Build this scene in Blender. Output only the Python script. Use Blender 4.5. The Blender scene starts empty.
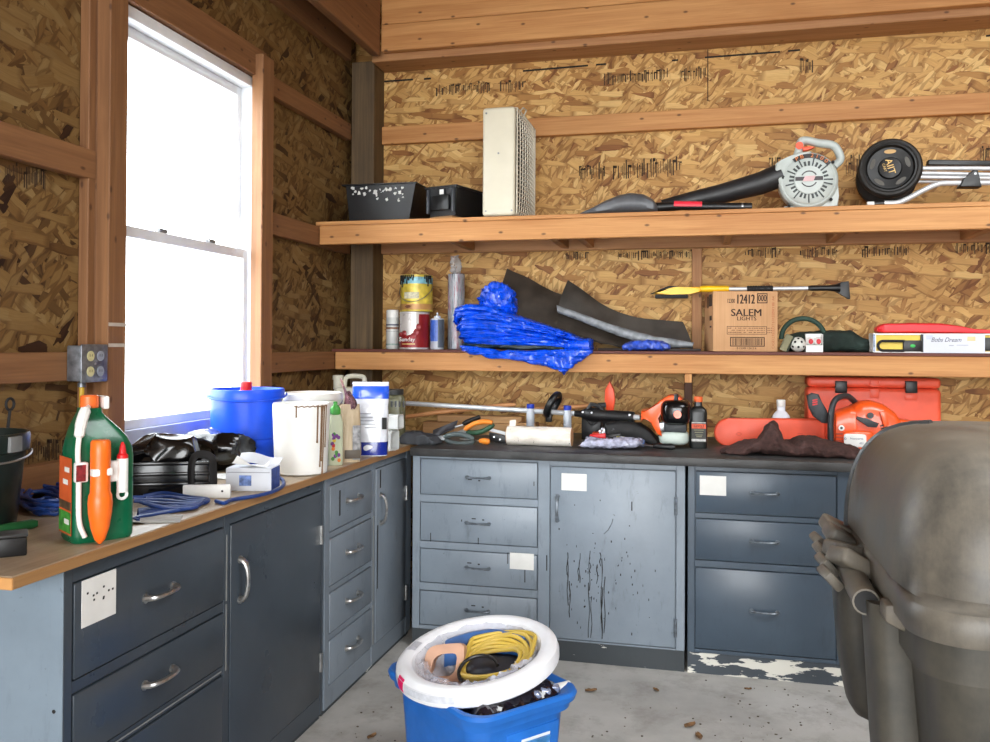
import bpy, bmesh, math, random
from mathutils import Vector as V, Matrix, noise
PI = math.pi
S = bpy.context.scene
COL = S.collection
random.seed(7)

# ---------------------------------------------------------------- camera
H = 1.42
YAW, PIT, ROL = math.radians(13.7007), math.radians(.46833), math.radians(.31622)
FPX, CX, CY = 867.27, 495.0, 337.58
_f = V((-math.sin(YAW)*math.cos(PIT), math.cos(YAW)*math.cos(PIT), math.sin(PIT)))
_r = V((math.cos(YAW), math.sin(YAW), 0))
_u = _r.cross(_f)
RT = _r*math.cos(ROL) + _u*math.sin(ROL)
UP = -_r*math.sin(ROL) + _u*math.cos(ROL)
FW = _f
CAMP = V((0, 0, H))
cam = bpy.data.cameras.new('camera')
cam.sensor_width = 36; cam.sensor_fit = 'HORIZONTAL'
cam.lens = FPX/990*36
cam.shift_y = -(371-CY)/990
cam.clip_start = .05
camo = bpy.data.objects.new('camera', cam); COL.objects.link(camo)
camo.matrix_world = Matrix(((RT.x, UP.x, -FW.x, 0), (RT.y, UP.y, -FW.y, 0), (RT.z, UP.z, -FW.z, H), (0, 0, 0, 1)))
S.camera = camo
S.view_settings.view_transform = 'Standard'
S.view_settings.look = 'None'
S.view_settings.gamma = 1
S.view_settings.use_curve_mapping = False
S.view_settings.exposure = 0.0

# surveying: a sighted direction met with a plane of the room
def ray(px, py): return RT*((px-CX)/FPX) - UP*((py-CY)/FPX) + FW
def ay(px, py, y): d = ray(px, py); return CAMP + d*((y-CAMP.y)/d.y)
def ax(px, py, x): d = ray(px, py); return CAMP + d*((x-CAMP.x)/d.x)
def az(px, py, z): d = ray(px, py); return CAMP + d*((z-CAMP.z)/d.z)

# ---------------------------------------------------------------- materials
def lin(c):
    return tuple(((v/255)/12.92 if v/255 <= .04045 else ((v/255+.055)/1.055)**2.4) for v in c[:3])+(1,)
class NT:
    def __init__(s, name):
        s.m = bpy.data.materials.new(name); s.m.use_nodes = True
        s.t = s.m.node_tree; s.b = s.t.nodes['Principled BSDF']
        s.tc = None
    def n(s, typ, **kw):
        x = s.t.nodes.new(typ)
        for k, v in kw.items(): setattr(x, k, v)
        return x
    def l(s, a, b): s.t.links.new(a, b)
    def obj(s):
        if not s.tc: s.tc = s.n('ShaderNodeTexCoord').outputs['Object']
        return s.tc
    def mapping(s, scale=(1, 1, 1), rot=(0, 0, 0), loc=(0, 0, 0), src=None):
        m = s.n('ShaderNodeMapping'); m.inputs['Scale'].default_value = scale
        m.inputs['Rotation'].default_value = rot; m.inputs['Location'].default_value = loc
        s.l(src or s.obj(), m.inputs['Vector']); return m.outputs['Vector']
    def noise(s, scale, vec=None, detail=4, rough=.5, dist=0):
        x = s.n('ShaderNodeTexNoise'); x.inputs['Scale'].default_value = scale
        x.inputs['Detail'].default_value = detail; x.inputs['Roughness'].default_value = rough
        x.inputs['Distortion'].default_value = dist
        s.l(vec or s.obj(), x.inputs['Vector']); return x.outputs['Fac']
    def ramp(s, fac, stops, mode='LINEAR'):
        r = s.n('ShaderNodeValToRGB'); e = r.color_ramp; e.interpolation = mode
        while len(e.elements) < len(stops): e.elements.new(.5)
        for q, (p, c) in zip(e.elements, stops):
            q.position = p; q.color = c if len(c) == 4 else lin(c)
        s.l(fac, r.inputs['Fac']); return r.outputs['Color']
    def mix(s, fac, a, b, typ='MIX'):
        x = s.n('ShaderNodeMix', data_type='RGBA', blend_type=typ)
        for sock, v in ((x.inputs[0], fac), (x.inputs[6], a), (x.inputs[7], b)):
            if hasattr(v, 'is_output'): s.l(v, sock)
            else: sock.default_value = v
        return x.outputs[2]
    def math(s, op, a, b=0.0, clamp=False):
        x = s.n('ShaderNodeMath', operation=op); x.use_clamp = clamp
        for sock, v in ((x.inputs[0], a), (x.inputs[1], b)):
            if hasattr(v, 'is_output'): s.l(v, sock)
            else: sock.default_value = v
        return x.outputs[0]
    def bump(s, h, strength=.3, dist=.01):
        b = s.n('ShaderNodeBump'); b.inputs['Strength'].default_value = strength
        b.inputs['Distance'].default_value = dist
        s.l(h, b.inputs['Height']); s.l(b.outputs['Normal'], s.b.inputs['Normal'])
    def set(s, **kw):
        for k, v in kw.items():
            sock = s.b.inputs[k.replace('_', ' ')]
            if hasattr(v, 'is_output'): s.l(v, sock)
            else: sock.default_value = v
W4 = (1, 1, 1, 1); K4 = (0, 0, 0, 1)
MC = {}
def pm(name, col, rough=.5, metal=0., var=.12, vs=14., bump=0., bs=60., coat=0., sub=0.):
    """plain material with a little procedural wear"""
    if name in MC: return MC[name]
    t = NT(name); c = lin(col)
    f = t.noise(vs, detail=5)
    lo = tuple(max(0, v*(1-var*1.6)) for v in c[:3])+(1,); hi = tuple(min(1, v*(1+var)) for v in c[:3])+(1,)
    t.set(Base_Color=t.ramp(f, [(.3, lo), (.7, hi)]), Metallic=metal)
    r = t.n('ShaderNodeMapRange'); t.l(t.noise(vs*2.3, detail=3), r.inputs[0])
    r.inputs[3].default_value = max(.03, rough-.1); r.inputs[4].default_value = min(1, rough+.1)
    t.set(Roughness=r.outputs[0])
    if bump: t.bump(t.noise(bs, detail=4), bump, .004)
    if coat: t.set(Coat_Weight=coat)
    if sub: t.set(Subsurface_Weight=sub, Subsurface_Radius=(.02, .02, .02))
    MC[name] = t.m; return t.m

def wood(name, light, dark, axis=0, rough=.62, knots=True, grain=1.0, dirt=.0):
    if name in MC: return MC[name]
    t = NT(name)
    sc = [9*grain]*3; sc[axis] = .55*grain
    v = t.mapping(tuple(sc))
    f = t.noise(2.2, v, 6, .6, .6)
    sc2 = [60*grain]*3; sc2[axis] = 1.6
    f2 = t.noise(2.0, t.mapping(tuple(sc2)), 4, .6)
    c = t.ramp(f, [(.30, dark), (.5, tuple((a+b)/2 for a, b in zip(light, dark))), (.66, light)])
    c = t.mix(.28, c, t.ramp(f2, [(.35, dark), (.6, light)]))
    if knots:
        vo = t.n('ShaderNodeTexVoronoi', voronoi_dimensions='2D'); vo.inputs['Scale'].default_value = 1.0
        sx = t.n('ShaderNodeSeparateXYZ'); t.l(t.obj(), sx.inputs[0]); oth = [i for i in range(3) if i != axis]
        cm = t.n('ShaderNodeCombineXYZ'); t.l(t.math('MULTIPLY', sx.outputs[axis], 5.5), cm.inputs[0])
        t.l(t.math('MULTIPLY', t.math('ADD', sx.outputs[oth[0]], sx.outputs[oth[1]]), 11.0), cm.inputs[1])
        t.l(cm.outputs[0], vo.inputs['Vector'])
        sep = t.n('ShaderNodeSeparateColor'); t.l(vo.outputs['Color'], sep.inputs[0])
        k = t.ramp(vo.outputs['Distance'], [(.035, W4), (.085, K4)])
        on = t.math('GREATER_THAN', sep.outputs[0], .45)
        c = t.mix(t.math('MULTIPLY', k, t.math('MULTIPLY', on, .8)), c, lin((70, 40, 22)))
    if dirt:
        d = t.ramp(t.noise(5, detail=6, rough=.7), [(.45, K4), (.7, W4)])
        c = t.mix(t.math('MULTIPLY', d, dirt), c, lin((58, 47, 36)))
    t.set(Base_Color=c, Roughness=rough)
    t.bump(f2, .15, .002)
    MC[name] = t.m; return t.m

def osb(name, axes, mul=1.0, DKF=(150, 100, 56)):
    """oriented strand board: layers of rotated, stretched flakes. axes: the two object axes of the board"""
    t = NT(name)
    sep = t.n('ShaderNodeSeparateXYZ'); t.l(t.obj(), sep.inputs[0])
    cmb = t.n('ShaderNodeCombineXYZ')
    t.l(sep.outputs[axes[0]], cmb.inputs[0]); t.l(sep.outputs[axes[1]], cmb.inputs[1])
    base = cmb.outputs[0]
    # wobble so that the flakes do not look ruled
    nz = t.n('ShaderNodeTexNoise'); nz.inputs['Scale'].default_value = 9; nz.inputs['Detail'].default_value = 2
    t.l(base, nz.inputs['Vector'])
    vm = t.n('ShaderNodeVectorMath', operation='MULTIPLY_ADD'); t.l(nz.outputs['Color'], vm.inputs[0])
    vm.inputs[1].default_value = (.02, .02, 0); t.l(base, vm.inputs[2]); base = vm.outputs[0]
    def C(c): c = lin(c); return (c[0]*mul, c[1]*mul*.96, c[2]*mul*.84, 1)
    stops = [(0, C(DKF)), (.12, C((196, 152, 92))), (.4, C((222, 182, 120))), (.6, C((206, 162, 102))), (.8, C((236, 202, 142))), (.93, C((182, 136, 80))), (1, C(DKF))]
    col = t.ramp(t.noise(30, base, 4), [(.3, C((168, 124, 72))), (.7, C((212, 168, 106)))])
    hgt = None
    for k, (ang, sl, sw, th) in enumerate(((1.3, 9, 34, .25), (.2, 8.5, 33, .40), (-1.0, 10, 38, .45), (.9, 9, 32, .5), (-.35, 7.5, 28, .5), (1.9, 11, 40, .6), (.55, 9, 33, .62), (-.8, 10, 40, .66), (.08, 8, 33, .7))):
        rot = t.mapping(rot=(0, 0, ang), src=base)
        v = t.mapping(scale=(sl, sw, 1), loc=(k*3.7, k*1.9, 0), src=rot)
        vo = t.n('ShaderNodeTexVoronoi', voronoi_dimensions='2D', distance='MANHATTAN' if k % 2 else 'CHEBYCHEV')
        vo.inputs['Scale'].default_value = 1; vo.inputs['Randomness'].default_value = .95
        t.l(v, vo.inputs['Vector'])
        sc = t.n('ShaderNodeSeparateColor'); t.l(vo.outputs['Color'], sc.inputs[0])
        on = t.math('GREATER_THAN', sc.outputs[1], th)
        fl = t.ramp(sc.outputs[0], stops)
        gr = t.noise(1, t.mapping(scale=(14, 240, 1), loc=(k, 0, 0), src=rot), 3)
        fl = t.mix(.55, fl, t.ramp(gr, [(.3, (.66, .6, .53, 1)), (.7, (1, 1, 1, 1))]), 'MULTIPLY')
        edge = t.ramp(vo.outputs['Distance'], [(.44, W4), (.62, (.62, .55, .48, 1))])
        fl = t.mix(1.0, fl, edge, 'MULTIPLY')
        col = t.mix(on, col, fl)
        h = t.math('MULTIPLY', on, sc.outputs[2])
        hgt = h if hgt is None else t.math('MAXIMUM', hgt, h)
    big = t.noise(1.3, base, 3)
    col = t.mix(.5, col, t.ramp(big, [(.3, (.8, .78, .74, 1)), (.7, (1, 1, 1, 1))]), 'MULTIPLY')
    t.set(Base_Color=col, Roughness=.58, Specular_IOR_Level=.35)
    t.bump(hgt, .35, .003)
    return t.m

def paint(name, col, wear=(40, 44, 48), rough=.32, amt=.5, chips=None, chipth=.64):
    """enamelled steel with rubbed grime; chips = colour that shows where paint is lost"""
    if name in MC: return MC[name]
    t = NT(name); c = lin(col)
    f = t.noise(3.2, detail=7, rough=.65)
    a = tuple(v*.9 for v in c[:3])+(1,); b = tuple(min(1, v*1.1) for v in c[:3])+(1,)
    cc = t.ramp(f, [(.32, a), (.68, b)])
    g = t.ramp(t.noise(1, t.mapping((26, 26, 7)), 7, .72), [(.56, K4), (.78, W4)])
    cc = t.mix(t.math('MULTIPLY', g, amt), cc, lin(wear))
    sp = t.ramp(t.noise(46, detail=4, rough=.6), [(.70, K4), (.72, W4)])
    cc = t.mix(t.math('MULTIPLY', sp, amt), cc, lin(wear))
    if chips:
        w = t.ramp(t.noise(1, t.mapping((6, 6, 26)), 6, .6), [(chipth, K4), (chipth+.015, W4)])
        cc = t.mix(w, cc, lin(chips))
    t.set(Base_Color=cc)
    r = t.n('ShaderNodeMapRange'); t.l(t.noise(6, detail=5), r.inputs[0])
    r.inputs[3].default_value = rough-.06; r.inputs[4].default_value = rough+.16
    t.set(Roughness=r.outputs[0])
    t.bump(t.noise(5, detail=3), .05, .01)
    MC[name] = t.m; return t.m

def concrete():
    t = NT('concrete')
    f = t.noise(1.6, detail=8, rough=.6)
    c = t.ramp(f, [(.3, (150, 147, 142)), (.5, (178, 176, 171)), (.72, (196, 194, 190))])
    d = t.ramp(t.noise(5.5, detail=8, rough=.72), [(.5, K4), (.72, W4)])
    c = t.mix(t.math('MULTIPLY', d, .5), c, lin((104, 95, 84)))
    s = t.ramp(t.noise(70, detail=5, rough=.7), [(.67, K4), (.71, W4)])
    c = t.mix(t.math('MULTIPLY', s, .6), c, lin((70, 62, 52)))
    g = t.ramp(t.noise(1, t.mapping((18, 5, 1), (0, 0, .5)), 7, .75), [(.62, K4), (.74, W4)])
    c = t.mix(t.math('MULTIPLY', g, .35), c, lin((185, 180, 172)))
    t.set(Base_Color=c, Roughness=.7)
    t.bump(t.noise(40, detail=6), .25, .004)
    return t.m

def dusty(name, col, dust, rough=.42, amt=.75):
    """dark plastic under a film of dust that lies thicker on upward faces"""
    if name in MC: return MC[name]
    t = NT(name)
    f = t.ramp(t.noise(4.5, detail=8, rough=.68), [(.3, K4), (.62, W4)])
    st = t.ramp(t.noise(1, t.mapping((22, 5, 3)), 6, .7), [(.4, K4), (.75, W4)])
    k = t.math('MULTIPLY', t.math('ADD', t.math('MULTIPLY', f, .75), t.math('MULTIPLY', st, .3)), amt, True)
    t.set(Base_Color=t.mix(k, lin(col), lin(dust)))
    r = t.n('ShaderNodeMapRange'); t.l(k, r.inputs[0]); r.inputs[3].default_value = rough-.12; r.inputs[4].default_value = .72
    t.set(Roughness=r.outputs[0])
    t.bump(t.noise(30, detail=5), .1, .003)
    MC[name] = t.m; return t.m

def film(name, col, alpha=.35, rough=.15):
    if name in MC: return MC[name]
    t = NT(name)
    f = t.ramp(t.noise(9, detail=5), [(.35, (alpha*.5,)*3+(1,)), (.7, (min(1, alpha*1.6),)*3+(1,))])
    t.set(Base_Color=lin(col), Roughness=rough, Alpha=f)
    MC[name] = t.m; return t.m

# ---------------------------------------------------------------- mesh building
def srgbless(*a): pass
def tagit(o, label=None, cat=None, group=None, kind=None):
    if label: o['label'] = label
    if cat: o['category'] = cat
    if group: o['group'] = group
    if kind: o['kind'] = kind
    return o
def frame(loc, rz=0., rx=0., ry=0.):
    return Matrix.Translation(V(loc)) @ Matrix.Rotation(rz, 4, 'Z') @ Matrix.Rotation(ry, 4, 'Y') @ Matrix.Rotation(rx, 4, 'X')
def thing(name, label, cat, loc, group=None):
    o = bpy.data.objects.new(name, None); o.empty_display_size = .05
    COL.objects.link(o); o.location = V(loc)
    return tagit(o, label, cat, group)
def worldpos(o):
    p = V(o.location)
    while o.parent: o = o.parent; p = p + V(o.location)
    return p
class MB:
    def __init__(s, T=None): s.bm = bmesh.new(); s.T = T or Matrix.Identity(4)
    def p(s, v): return s.bm.verts.new(s.T @ V(v))
    def face(s, vs):
        try: return s.bm.faces.new(vs)
        except ValueError: return None
    def hexa(s, c, bev=0., seg=2):
        v = [s.p(q) for q in c]; fs = []
        for f in ((0, 3, 2, 1), (4, 5, 6, 7), (0, 1, 5, 4), (1, 2, 6, 5), (2, 3, 7, 6), (3, 0, 4, 7)):
            fs.append(s.face([v[i] for i in f]))
        if bev:
            es = list({e for f in fs for e in f.edges})
            bmesh.ops.bevel(s.bm, geom=es, offset=bev, segments=seg, affect='EDGES', profile=.5)
        return s
    def box(s, x0, x1, y0, y1, z0, z1, bev=0., seg=2):
        return s.hexa([(x0, y0, z0), (x1, y0, z0), (x1, y1, z0), (x0, y1, z0), (x0, y0, z1), (x1, y0, z1), (x1, y1, z1), (x0, y1, z1)], bev, seg)
    def bar(s, a, b, w, h, up=(0, 0, 1), bev=0.):
        a, b = V(a), V(b); d = (b-a).normalized(); r = d.cross(V(up)).normalized(); u = r.cross(d)
        r *= w/2; u *= h/2
        return s.hexa([a-r-u, a+r-u, b+r-u, b-r-u, a-r+u, a+r+u, b+r+u, b-r+u], bev)
    def rings(s, R, closed=False, cap=True, loop=True):
        vv = [[s.p(q) for q in r] for r in R]; n = len(vv[0]); m = len(vv)
        for i in range(m if closed else m-1):
            a, b = vv[i], vv[(i+1) % m]
            for j in range(n if loop else n-1):
                s.face([a[j], a[(j+1) % n], b[(j+1) % n], b[j]])
        if cap and not closed and loop:
            s.face(list(reversed(vv[0]))); s.face(vv[-1])
        return s
    def tube(s, pts, r, n=10, closed=False, cap=True, flat=1.0):
        P = [V(q) for q in pts]; m = len(P)
        rr = r if isinstance(r, (list, tuple)) else [r]*m
        T = []
        for i in range(m):
            a = P[(i-1) % m] if closed or i > 0 else P[i]; b = P[(i+1) % m] if closed or i < m-1 else P[i]
            d = b-a; T.append(d.normalized() if d.length > 1e-9 else V((0, 0, 1)))
        nrm = T[0].orthogonal().normalized()
        if abs(T[0].z) < .9: nrm = (V((0, 0, 1))-T[0]*T[0].z).normalized()
        R = []
        for i in range(m):
            nrm = nrm - T[i]*nrm.dot(T[i])
            nrm = nrm.normalized() if nrm.length > 1e-6 else T[i].orthogonal().normalized()
            bi = T[i].cross(nrm)
            R.append([P[i] + nrm*(math.cos(2*PI*k/n)*rr[i]) + bi*(math.sin(2*PI*k/n)*rr[i]*flat) for k in range(n)])
        return s.rings(R, closed, cap)
    def cyl(s, a, b, r, n=24, r2=None): return s.tube([a, b], [r, r if r2 is None else r2], n)
    def lathe(s, prof, o=(0, 0, 0), n=40, ax=(0, 0, 1), cap=True, sx=1., sy=1., ang=(0, 2*PI)):
        o = V(o); a = V(ax).normalized(); u = a.orthogonal().normalized()
        if abs(a.z) > .99: u = V((1, 0, 0))
        w = a.cross(u); full = abs(ang[1]-ang[0]-2*PI) < 1e-6
        k = n if full else n+1
        R = [[o + a*z + u*(r*sx*math.cos(ang[0]+(ang[1]-ang[0])*j/n)) + w*(r*sy*math.sin(ang[0]+(ang[1]-ang[0])*j/n)) for j in range(k)] for r, z in prof]
        return s.rings(R, False, cap and full, full)
    def prism(s, poly, ext, bev=0., seg=2):
        e = V(ext); a = [s.p(q) for q in poly]; b = [s.p(V(q)+e) for q in poly]; n = len(a)
        fs = [s.face(list(reversed(a))), s.face(b)]
        for i in range(n): fs.append(s.face([a[i], a[(i+1) % n], b[(i+1) % n], b[i]]))
        if bev:
            es = list({ed for f in fs[:2] if f for ed in f.edges})
            bmesh.ops.bevel(s.bm, geom=es, offset=bev, segments=seg, affect='EDGES', profile=.5)
        return s
    def pillow(s, c, rx, ry, rz, e1=.5, e2=.5, nu=28, nv=16, amp=0., fr=8., seed=0, ridged=False, rot=None, zmin=None):
        c = V(c); R = []
        def sg(v, e): return math.copysign(abs(v)**e, v)
        for i in range(nv+1):
            ph = -PI/2 + PI*i/nv; ring = []
            if i in (0, nv): ph *= .985
            for j in range(nu):
                th = 2*PI*j/nu
                q = V((rx*sg(math.cos(ph), e1)*sg(math.cos(th), e2), ry*sg(math.cos(ph), e1)*sg(math.sin(th), e2), rz*sg(math.sin(ph), e1)))
                if amp:
                    w = q*fr + V((seed*3.1, seed*1.7, seed*.9))
                    if ridged: d = V([(.5-abs(noise.noise(w+V((k*7, 0, 0)))))*2-.6 for k in range(3)])
                    else: d = noise.noise_vector(w) + noise.noise_vector(w*2.3)*.5
                    q = q + d*amp
                if rot: q = rot @ q
                q = c+q
                if zmin is not None: q.z = max(q.z, zmin)
                ring.append(q)
            R.append(ring)
        return s.rings(R)
    def sheet(s, G, th, up=(0, 0, 1)):
        """a grid of points G[u][v] thickened by th"""
        u = V(up)*th; a = [[s.p(q) for q in r] for r in G]; b = [[s.p(V(q)-u) for q in r] for r in G]
        m, n = len(G), len(G[0])
        for i in range(m-1):
            for j in range(n-1):
                s.face([a[i][j], a[i+1][j], a[i+1][j+1], a[i][j+1]]); s.face([b[i][j], b[i][j+1], b[i+1][j+1], b[i+1][j]])
        for i in range(m-1):
            s.face([a[i][0], b[i][0], b[i+1][0], a[i+1][0]]); s.face([a[i][-1], a[i+1][-1], b[i+1][-1], b[i][-1]])
        for j in range(n-1):
            s.face([a[0][j], a[0][j+1], b[0][j+1], b[0][j]]); s.face([a[-1][j], b[-1][j], b[-1][j+1], a[-1][j+1]])
        return s
    def build(s, name, m, parent=None, smooth=35, origin=None, clean=True, **kw):
        bm = s.bm
        if clean: bmesh.ops.recalc_face_normals(bm, faces=bm.faces[:])
        me = bpy.data.meshes.new(name)
        o = bpy.data.objects.new(name, me); COL.objects.link(o)
        if parent is not None:
            base = worldpos(parent); o.parent = parent
            off = V((0, 0, 0))
        else:
            xs = [v.co for v in bm.verts]
            if origin is None:
                lo = V([min(q[i] for q in xs) for i in range(3)]); hi = V([max(q[i] for q in xs) for i in range(3)])
                origin = V(((lo.x+hi.x)/2, (lo.y+hi.y)/2, lo.z))
            base = V(origin); o.location = base
        bmesh.ops.translate(bm, verts=bm.verts[:], vec=-base)
        bm.to_mesh(me); bm.free()
        me.materials.append(m)
        if smooth:
            me.shade_smooth(); me.set_sharp_from_angle(angle=math.radians(smooth))
        tagit(o, **kw)
        return o
def text(body, m, name, parent, o, r, u, size, align='CENTER', th=.0006, sx=1., shear=0., bold=0.):
    """flat lettering: o origin, r reading direction, u up"""
    cu = bpy.data.curves.new(name, 'FONT'); cu.body = body; cu.size = size; cu.align_x = align; cu.align_y = 'CENTER'
    cu.shear = shear; cu.resolution_u = 3
    t = bpy.data.objects.new(name, cu); COL.objects.link(t)
    dg = bpy.context.evaluated_depsgraph_get(); dg.update()
    me = bpy.data.meshes.new_from_object(t.evaluated_get(dg)); COL.objects.unlink(t); bpy.data.objects.remove(t)
    r, u = V(r).normalized(), V(u).normalized(); nn = r.cross(u); o = V(o)
    base = worldpos(parent)
    for v in me.vertices: v.co = o + r*(v.co.x*sx) + u*v.co.y + nn*th - base
    if bold:
        bm = bmesh.new(); bm.from_mesh(me)
        g0 = bm.verts[:]+bm.edges[:]+bm.faces[:]
        for k in (-1, 1):
            d = bmesh.ops.duplicate(bm, geom=g0)['geom']
            bmesh.ops.translate(bm, verts=[q for q in d if isinstance(q, bmesh.types.BMVert)], vec=r*(k*size*bold)+nn*(.00006*(k+2)))
        bm.to_mesh(me); bm.free()
    me.materials.clear(); me.materials.append(m)
    ob = bpy.data.objects.new(name, me); COL.objects.link(ob); ob.parent = parent
    return ob
def poly(*pp, y): return [ay(a, b, y) for a, b in pp]
def arc(c, r, a0, a1, n, u=(1, 0, 0), w=(0, 0, 1)):
    c, u, w = V(c), V(u), V(w)
    return [c + u*(r*math.cos(a0+(a1-a0)*i/n)) + w*(r*math.sin(a0+(a1-a0)*i/n)) for i in range(n+1)]
def lerp(P, t):
    """polyline lookup, t in 0..1 by index-weighted length"""
    L = [0.]
    for a, b in zip(P, P[1:]): L.append(L[-1]+math.hypot(*(y-x for x, y in zip(a, b))))
    d = t*L[-1]
    for i in range(len(P)-1):
        if d <= L[i+1]+1e-9:
            k = (d-L[i])/max(1e-9, L[i+1]-L[i]); return tuple(x+(y-x)*k for x, y in zip(P[i], P[i+1]))
    return P[-1]
def spline(pts, n=8):
    P = [V(q) for q in pts]; P = [P[0]*2-P[1]]+P+[P[-1]*2-P[-2]]; out = []
    for i in range(1, len(P)-2):
        for k in range(n):
            t = k/n; a, b, c, d = P[i-1:i+3]
            out.append(.5*((2*b)+(c-a)*t+(2*a-5*b+4*c-d)*t*t+(3*b-a-3*c+d)*t**3))
    out.append(P[-2]); return out
def slab(mb, top, bot, y0, y1, amp=.0, fr=9., seed=0, nu=40, nv=18, e=.45, ridged=False, zmin=None, an=None):
    """soft body whose front outline runs between two sighted curves, y0..y1 deep"""
    R = []
    for i in range(nu+1):
        t = i/nu; a = ay(*lerp(top, t), y0); b = ay(*lerp(bot, t), y0)
        cz = (a.z+b.z)/2; hz = max(.002, (a.z-b.z)/2); x = (a.x+b.x)/2; hx = (a.x-b.x)/2
        endk = 1-max(0, (abs(t-.5)-.44)/.06)**2*.35
        ring = []
        for j in range(nv):
            th = 2*PI*j/nv; c, s_ = math.cos(th), math.sin(th)
            sz = math.copysign(abs(s_)**e, s_); sy = math.copysign(abs(c)**e, c)
            q = V((x+hx*sz, (y0+y1)/2+(y1-y0)/2*sy*endk, cz+hz*sz*endk))
            if amp:
                w = (V((q.x*an[0], q.y*an[1], q.z*an[2])) if an else q*fr)+V((seed*5.3, seed, 0))
                if ridged: d = V([(.5-abs(noise.noise(w+V((k*7, 0, 0)))))*2-.6 for k in range(3)])
                else: d = noise.noise_vector(w)+noise.noise_vector(w*2.7)*.45
                q = q + d*amp
            if zmin is not None: q.z = max(q.z, zmin)
            ring.append(q)
        R.append(ring)
    return mb.rings(R)
# ---------------------------------------------------------------- shared materials
PINE = ((206, 152, 94), (170, 111, 58))
def pine(axis): return wood('pine_%s' % 'xyz'[axis], *PINE, axis=axis)
def pineL(axis): return wood('old_shaded_framing_%s' % 'xyz'[axis], (150, 106, 68), (112, 74, 44), axis=axis)  # older wood, its colour darkened further for the dim left wall
def pine2(axis): return wood('framing_%s' % 'xyz'[axis], (186, 138, 92), (146, 98, 58), axis=axis)
POST = wood('old_post', (112, 90, 60), (70, 54, 34), axis=2, knots=False, dirt=.3)
OSBX = osb('strand_board_back', (0, 2)); OSBY = osb('strand_board_side', (1, 2), .36, (84, 48, 26))  # side board: redder, with the weakly lit wall's shade in its colour
ROOF = wood('roof_boards', (150, 112, 72), (110, 76, 44), axis=0)
CONC = concrete()
GREY = paint('grey_enamel', (128, 139, 150), (64, 70, 76), .34, .55)
GREYB = paint('grey_enamel_worn', (118, 128, 138), (58, 64, 70), .36, .5)
SLATE = paint('slate_enamel', (58, 66, 74), (44, 50, 56), .26, .35)
SLATED = paint('blue_slate_enamel', (68, 82, 96), (46, 52, 58), .28, .35)
KICK = paint('kick_enamel', (52, 58, 62), (36, 38, 40), .45, .4, chips=(206, 206, 198), chipth=.66)
KICKC = paint('chipped_kick_enamel', (58, 66, 74), (44, 46, 48), .45, .4, chips=(214, 212, 202), chipth=.50)
BLACK = pm('black_plastic', (20, 21, 23), .4, var=.3)
MATTE = pm('matte_black', (24, 24, 25), .7, var=.3)
RUBBER = pm('rubber', (32, 30, 28), .62, var=.3, bump=.2)
CHROME = pm('worn_chrome', (176, 176, 174), .32, .85, var=.25, vs=60)
STEEL = pm('steel', (168, 170, 172), .35, .9, var=.2)
ALU = pm('aluminium_tube', (208, 211, 214), .38, .35, var=.03)
WHITE = pm('white_plastic', (236, 236, 232), .42, var=.05)
PAPER = pm('paper', (228, 228, 224), .85, var=.05)
INK = pm('black_ink', (34, 28, 24), .9, var=.1)
ORANGE = pm('orange_plastic', (246, 84, 40), .42, var=.07)
RED = pm('red_plastic', (214, 28, 34), .4, var=.1)
GRIME = pm('grime', (38, 38, 38), .8, var=.3)

# ---------------------------------------------------------------- the room
XL, YB, XR, YR, ZC = -2.03, 4.80, 4.6, -5.5, 3.5
def struct(o): o['kind'] = 'structure'; return o
floor = struct(MB().box(XL-.1, XR+.1, YR-.1, YB+.1, -.1, 0).build('floor', CONC, origin=(0, 0, 0)))
wall_back = struct(MB().box(XL-.02, XR, YB, YB+.02, 0, ZC).build('wall_back', OSBX, origin=(0, YB, 0)))
WY0, WY1, WZ0, WZ1 = 2.60, 3.585, 1.045, 2.625
m = MB()
m.box(XL-.02, XL, YR, WY0, 0, ZC); m.box(XL-.02, XL, WY1, YB+.02, 0, ZC)
m.box(XL-.02, XL, WY0, WY1, 0, WZ0); m.box(XL-.02, XL, WY0, WY1, WZ1, ZC)
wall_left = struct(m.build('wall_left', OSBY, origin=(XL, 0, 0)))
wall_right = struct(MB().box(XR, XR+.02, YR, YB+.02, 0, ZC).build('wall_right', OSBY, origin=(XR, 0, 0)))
DX0, DX1, DZ = -1.85, 3.4, 3.3          # the open overhead doorway behind the viewer
m = MB(); m.box(XL-.02, DX0, YR-.02, YR, 0, ZC); m.box(DX1, XR, YR-.02, YR, 0, ZC); m.box(DX0, DX1, YR-.02, YR, DZ, ZC)
struct(m.build('wall_front', OSBX, origin=(0, YR, 0)))
SKX0, SKX1, SKY0, SKY1 = 0.8, 2.9, 0.7, 2.3      # an opening added in the unseen ceiling for light from above
m = MB(); m.box(XL-.1, SKX0, YR-.1, YB+.1, ZC, ZC+.05); m.box(SKX1, XR+.1, YR-.1, YB+.1, ZC, ZC+.05); m.box(SKX0, SKX1, YR-.1, SKY0, ZC, ZC+.05); m.box(SKX0, SKX1, SKY1, YB+.1, ZC, ZC+.05)
struct(m.build('ceiling', ROOF, origin=(0, 0, ZC)))
_tn = [0]
def trim(bx, m, bev=.003):
    _tn[0] += 1
    return struct(MB().box(*bx, bev=bev, seg=1).build('trim_%d' % _tn[0], m))
GY0, GY1 = 4.76, YB
trim((-1.849, XR, GY0, GY1, 2.588, 2.690), pine(0))
trim((-1.849, XR, GY0, GY1, 1.945, 2.040), pine2(0))
trim((-1.849, XR, 4.60, YB, 3.018, 3.10), pine2(0))
trim((-1.775, XR, 4.55, 4.60, 3.058, 3.205), pine(0))
trim((-1.775, XR, 4.553, 4.60, 3.208, 3.40), pine(0))
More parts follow.
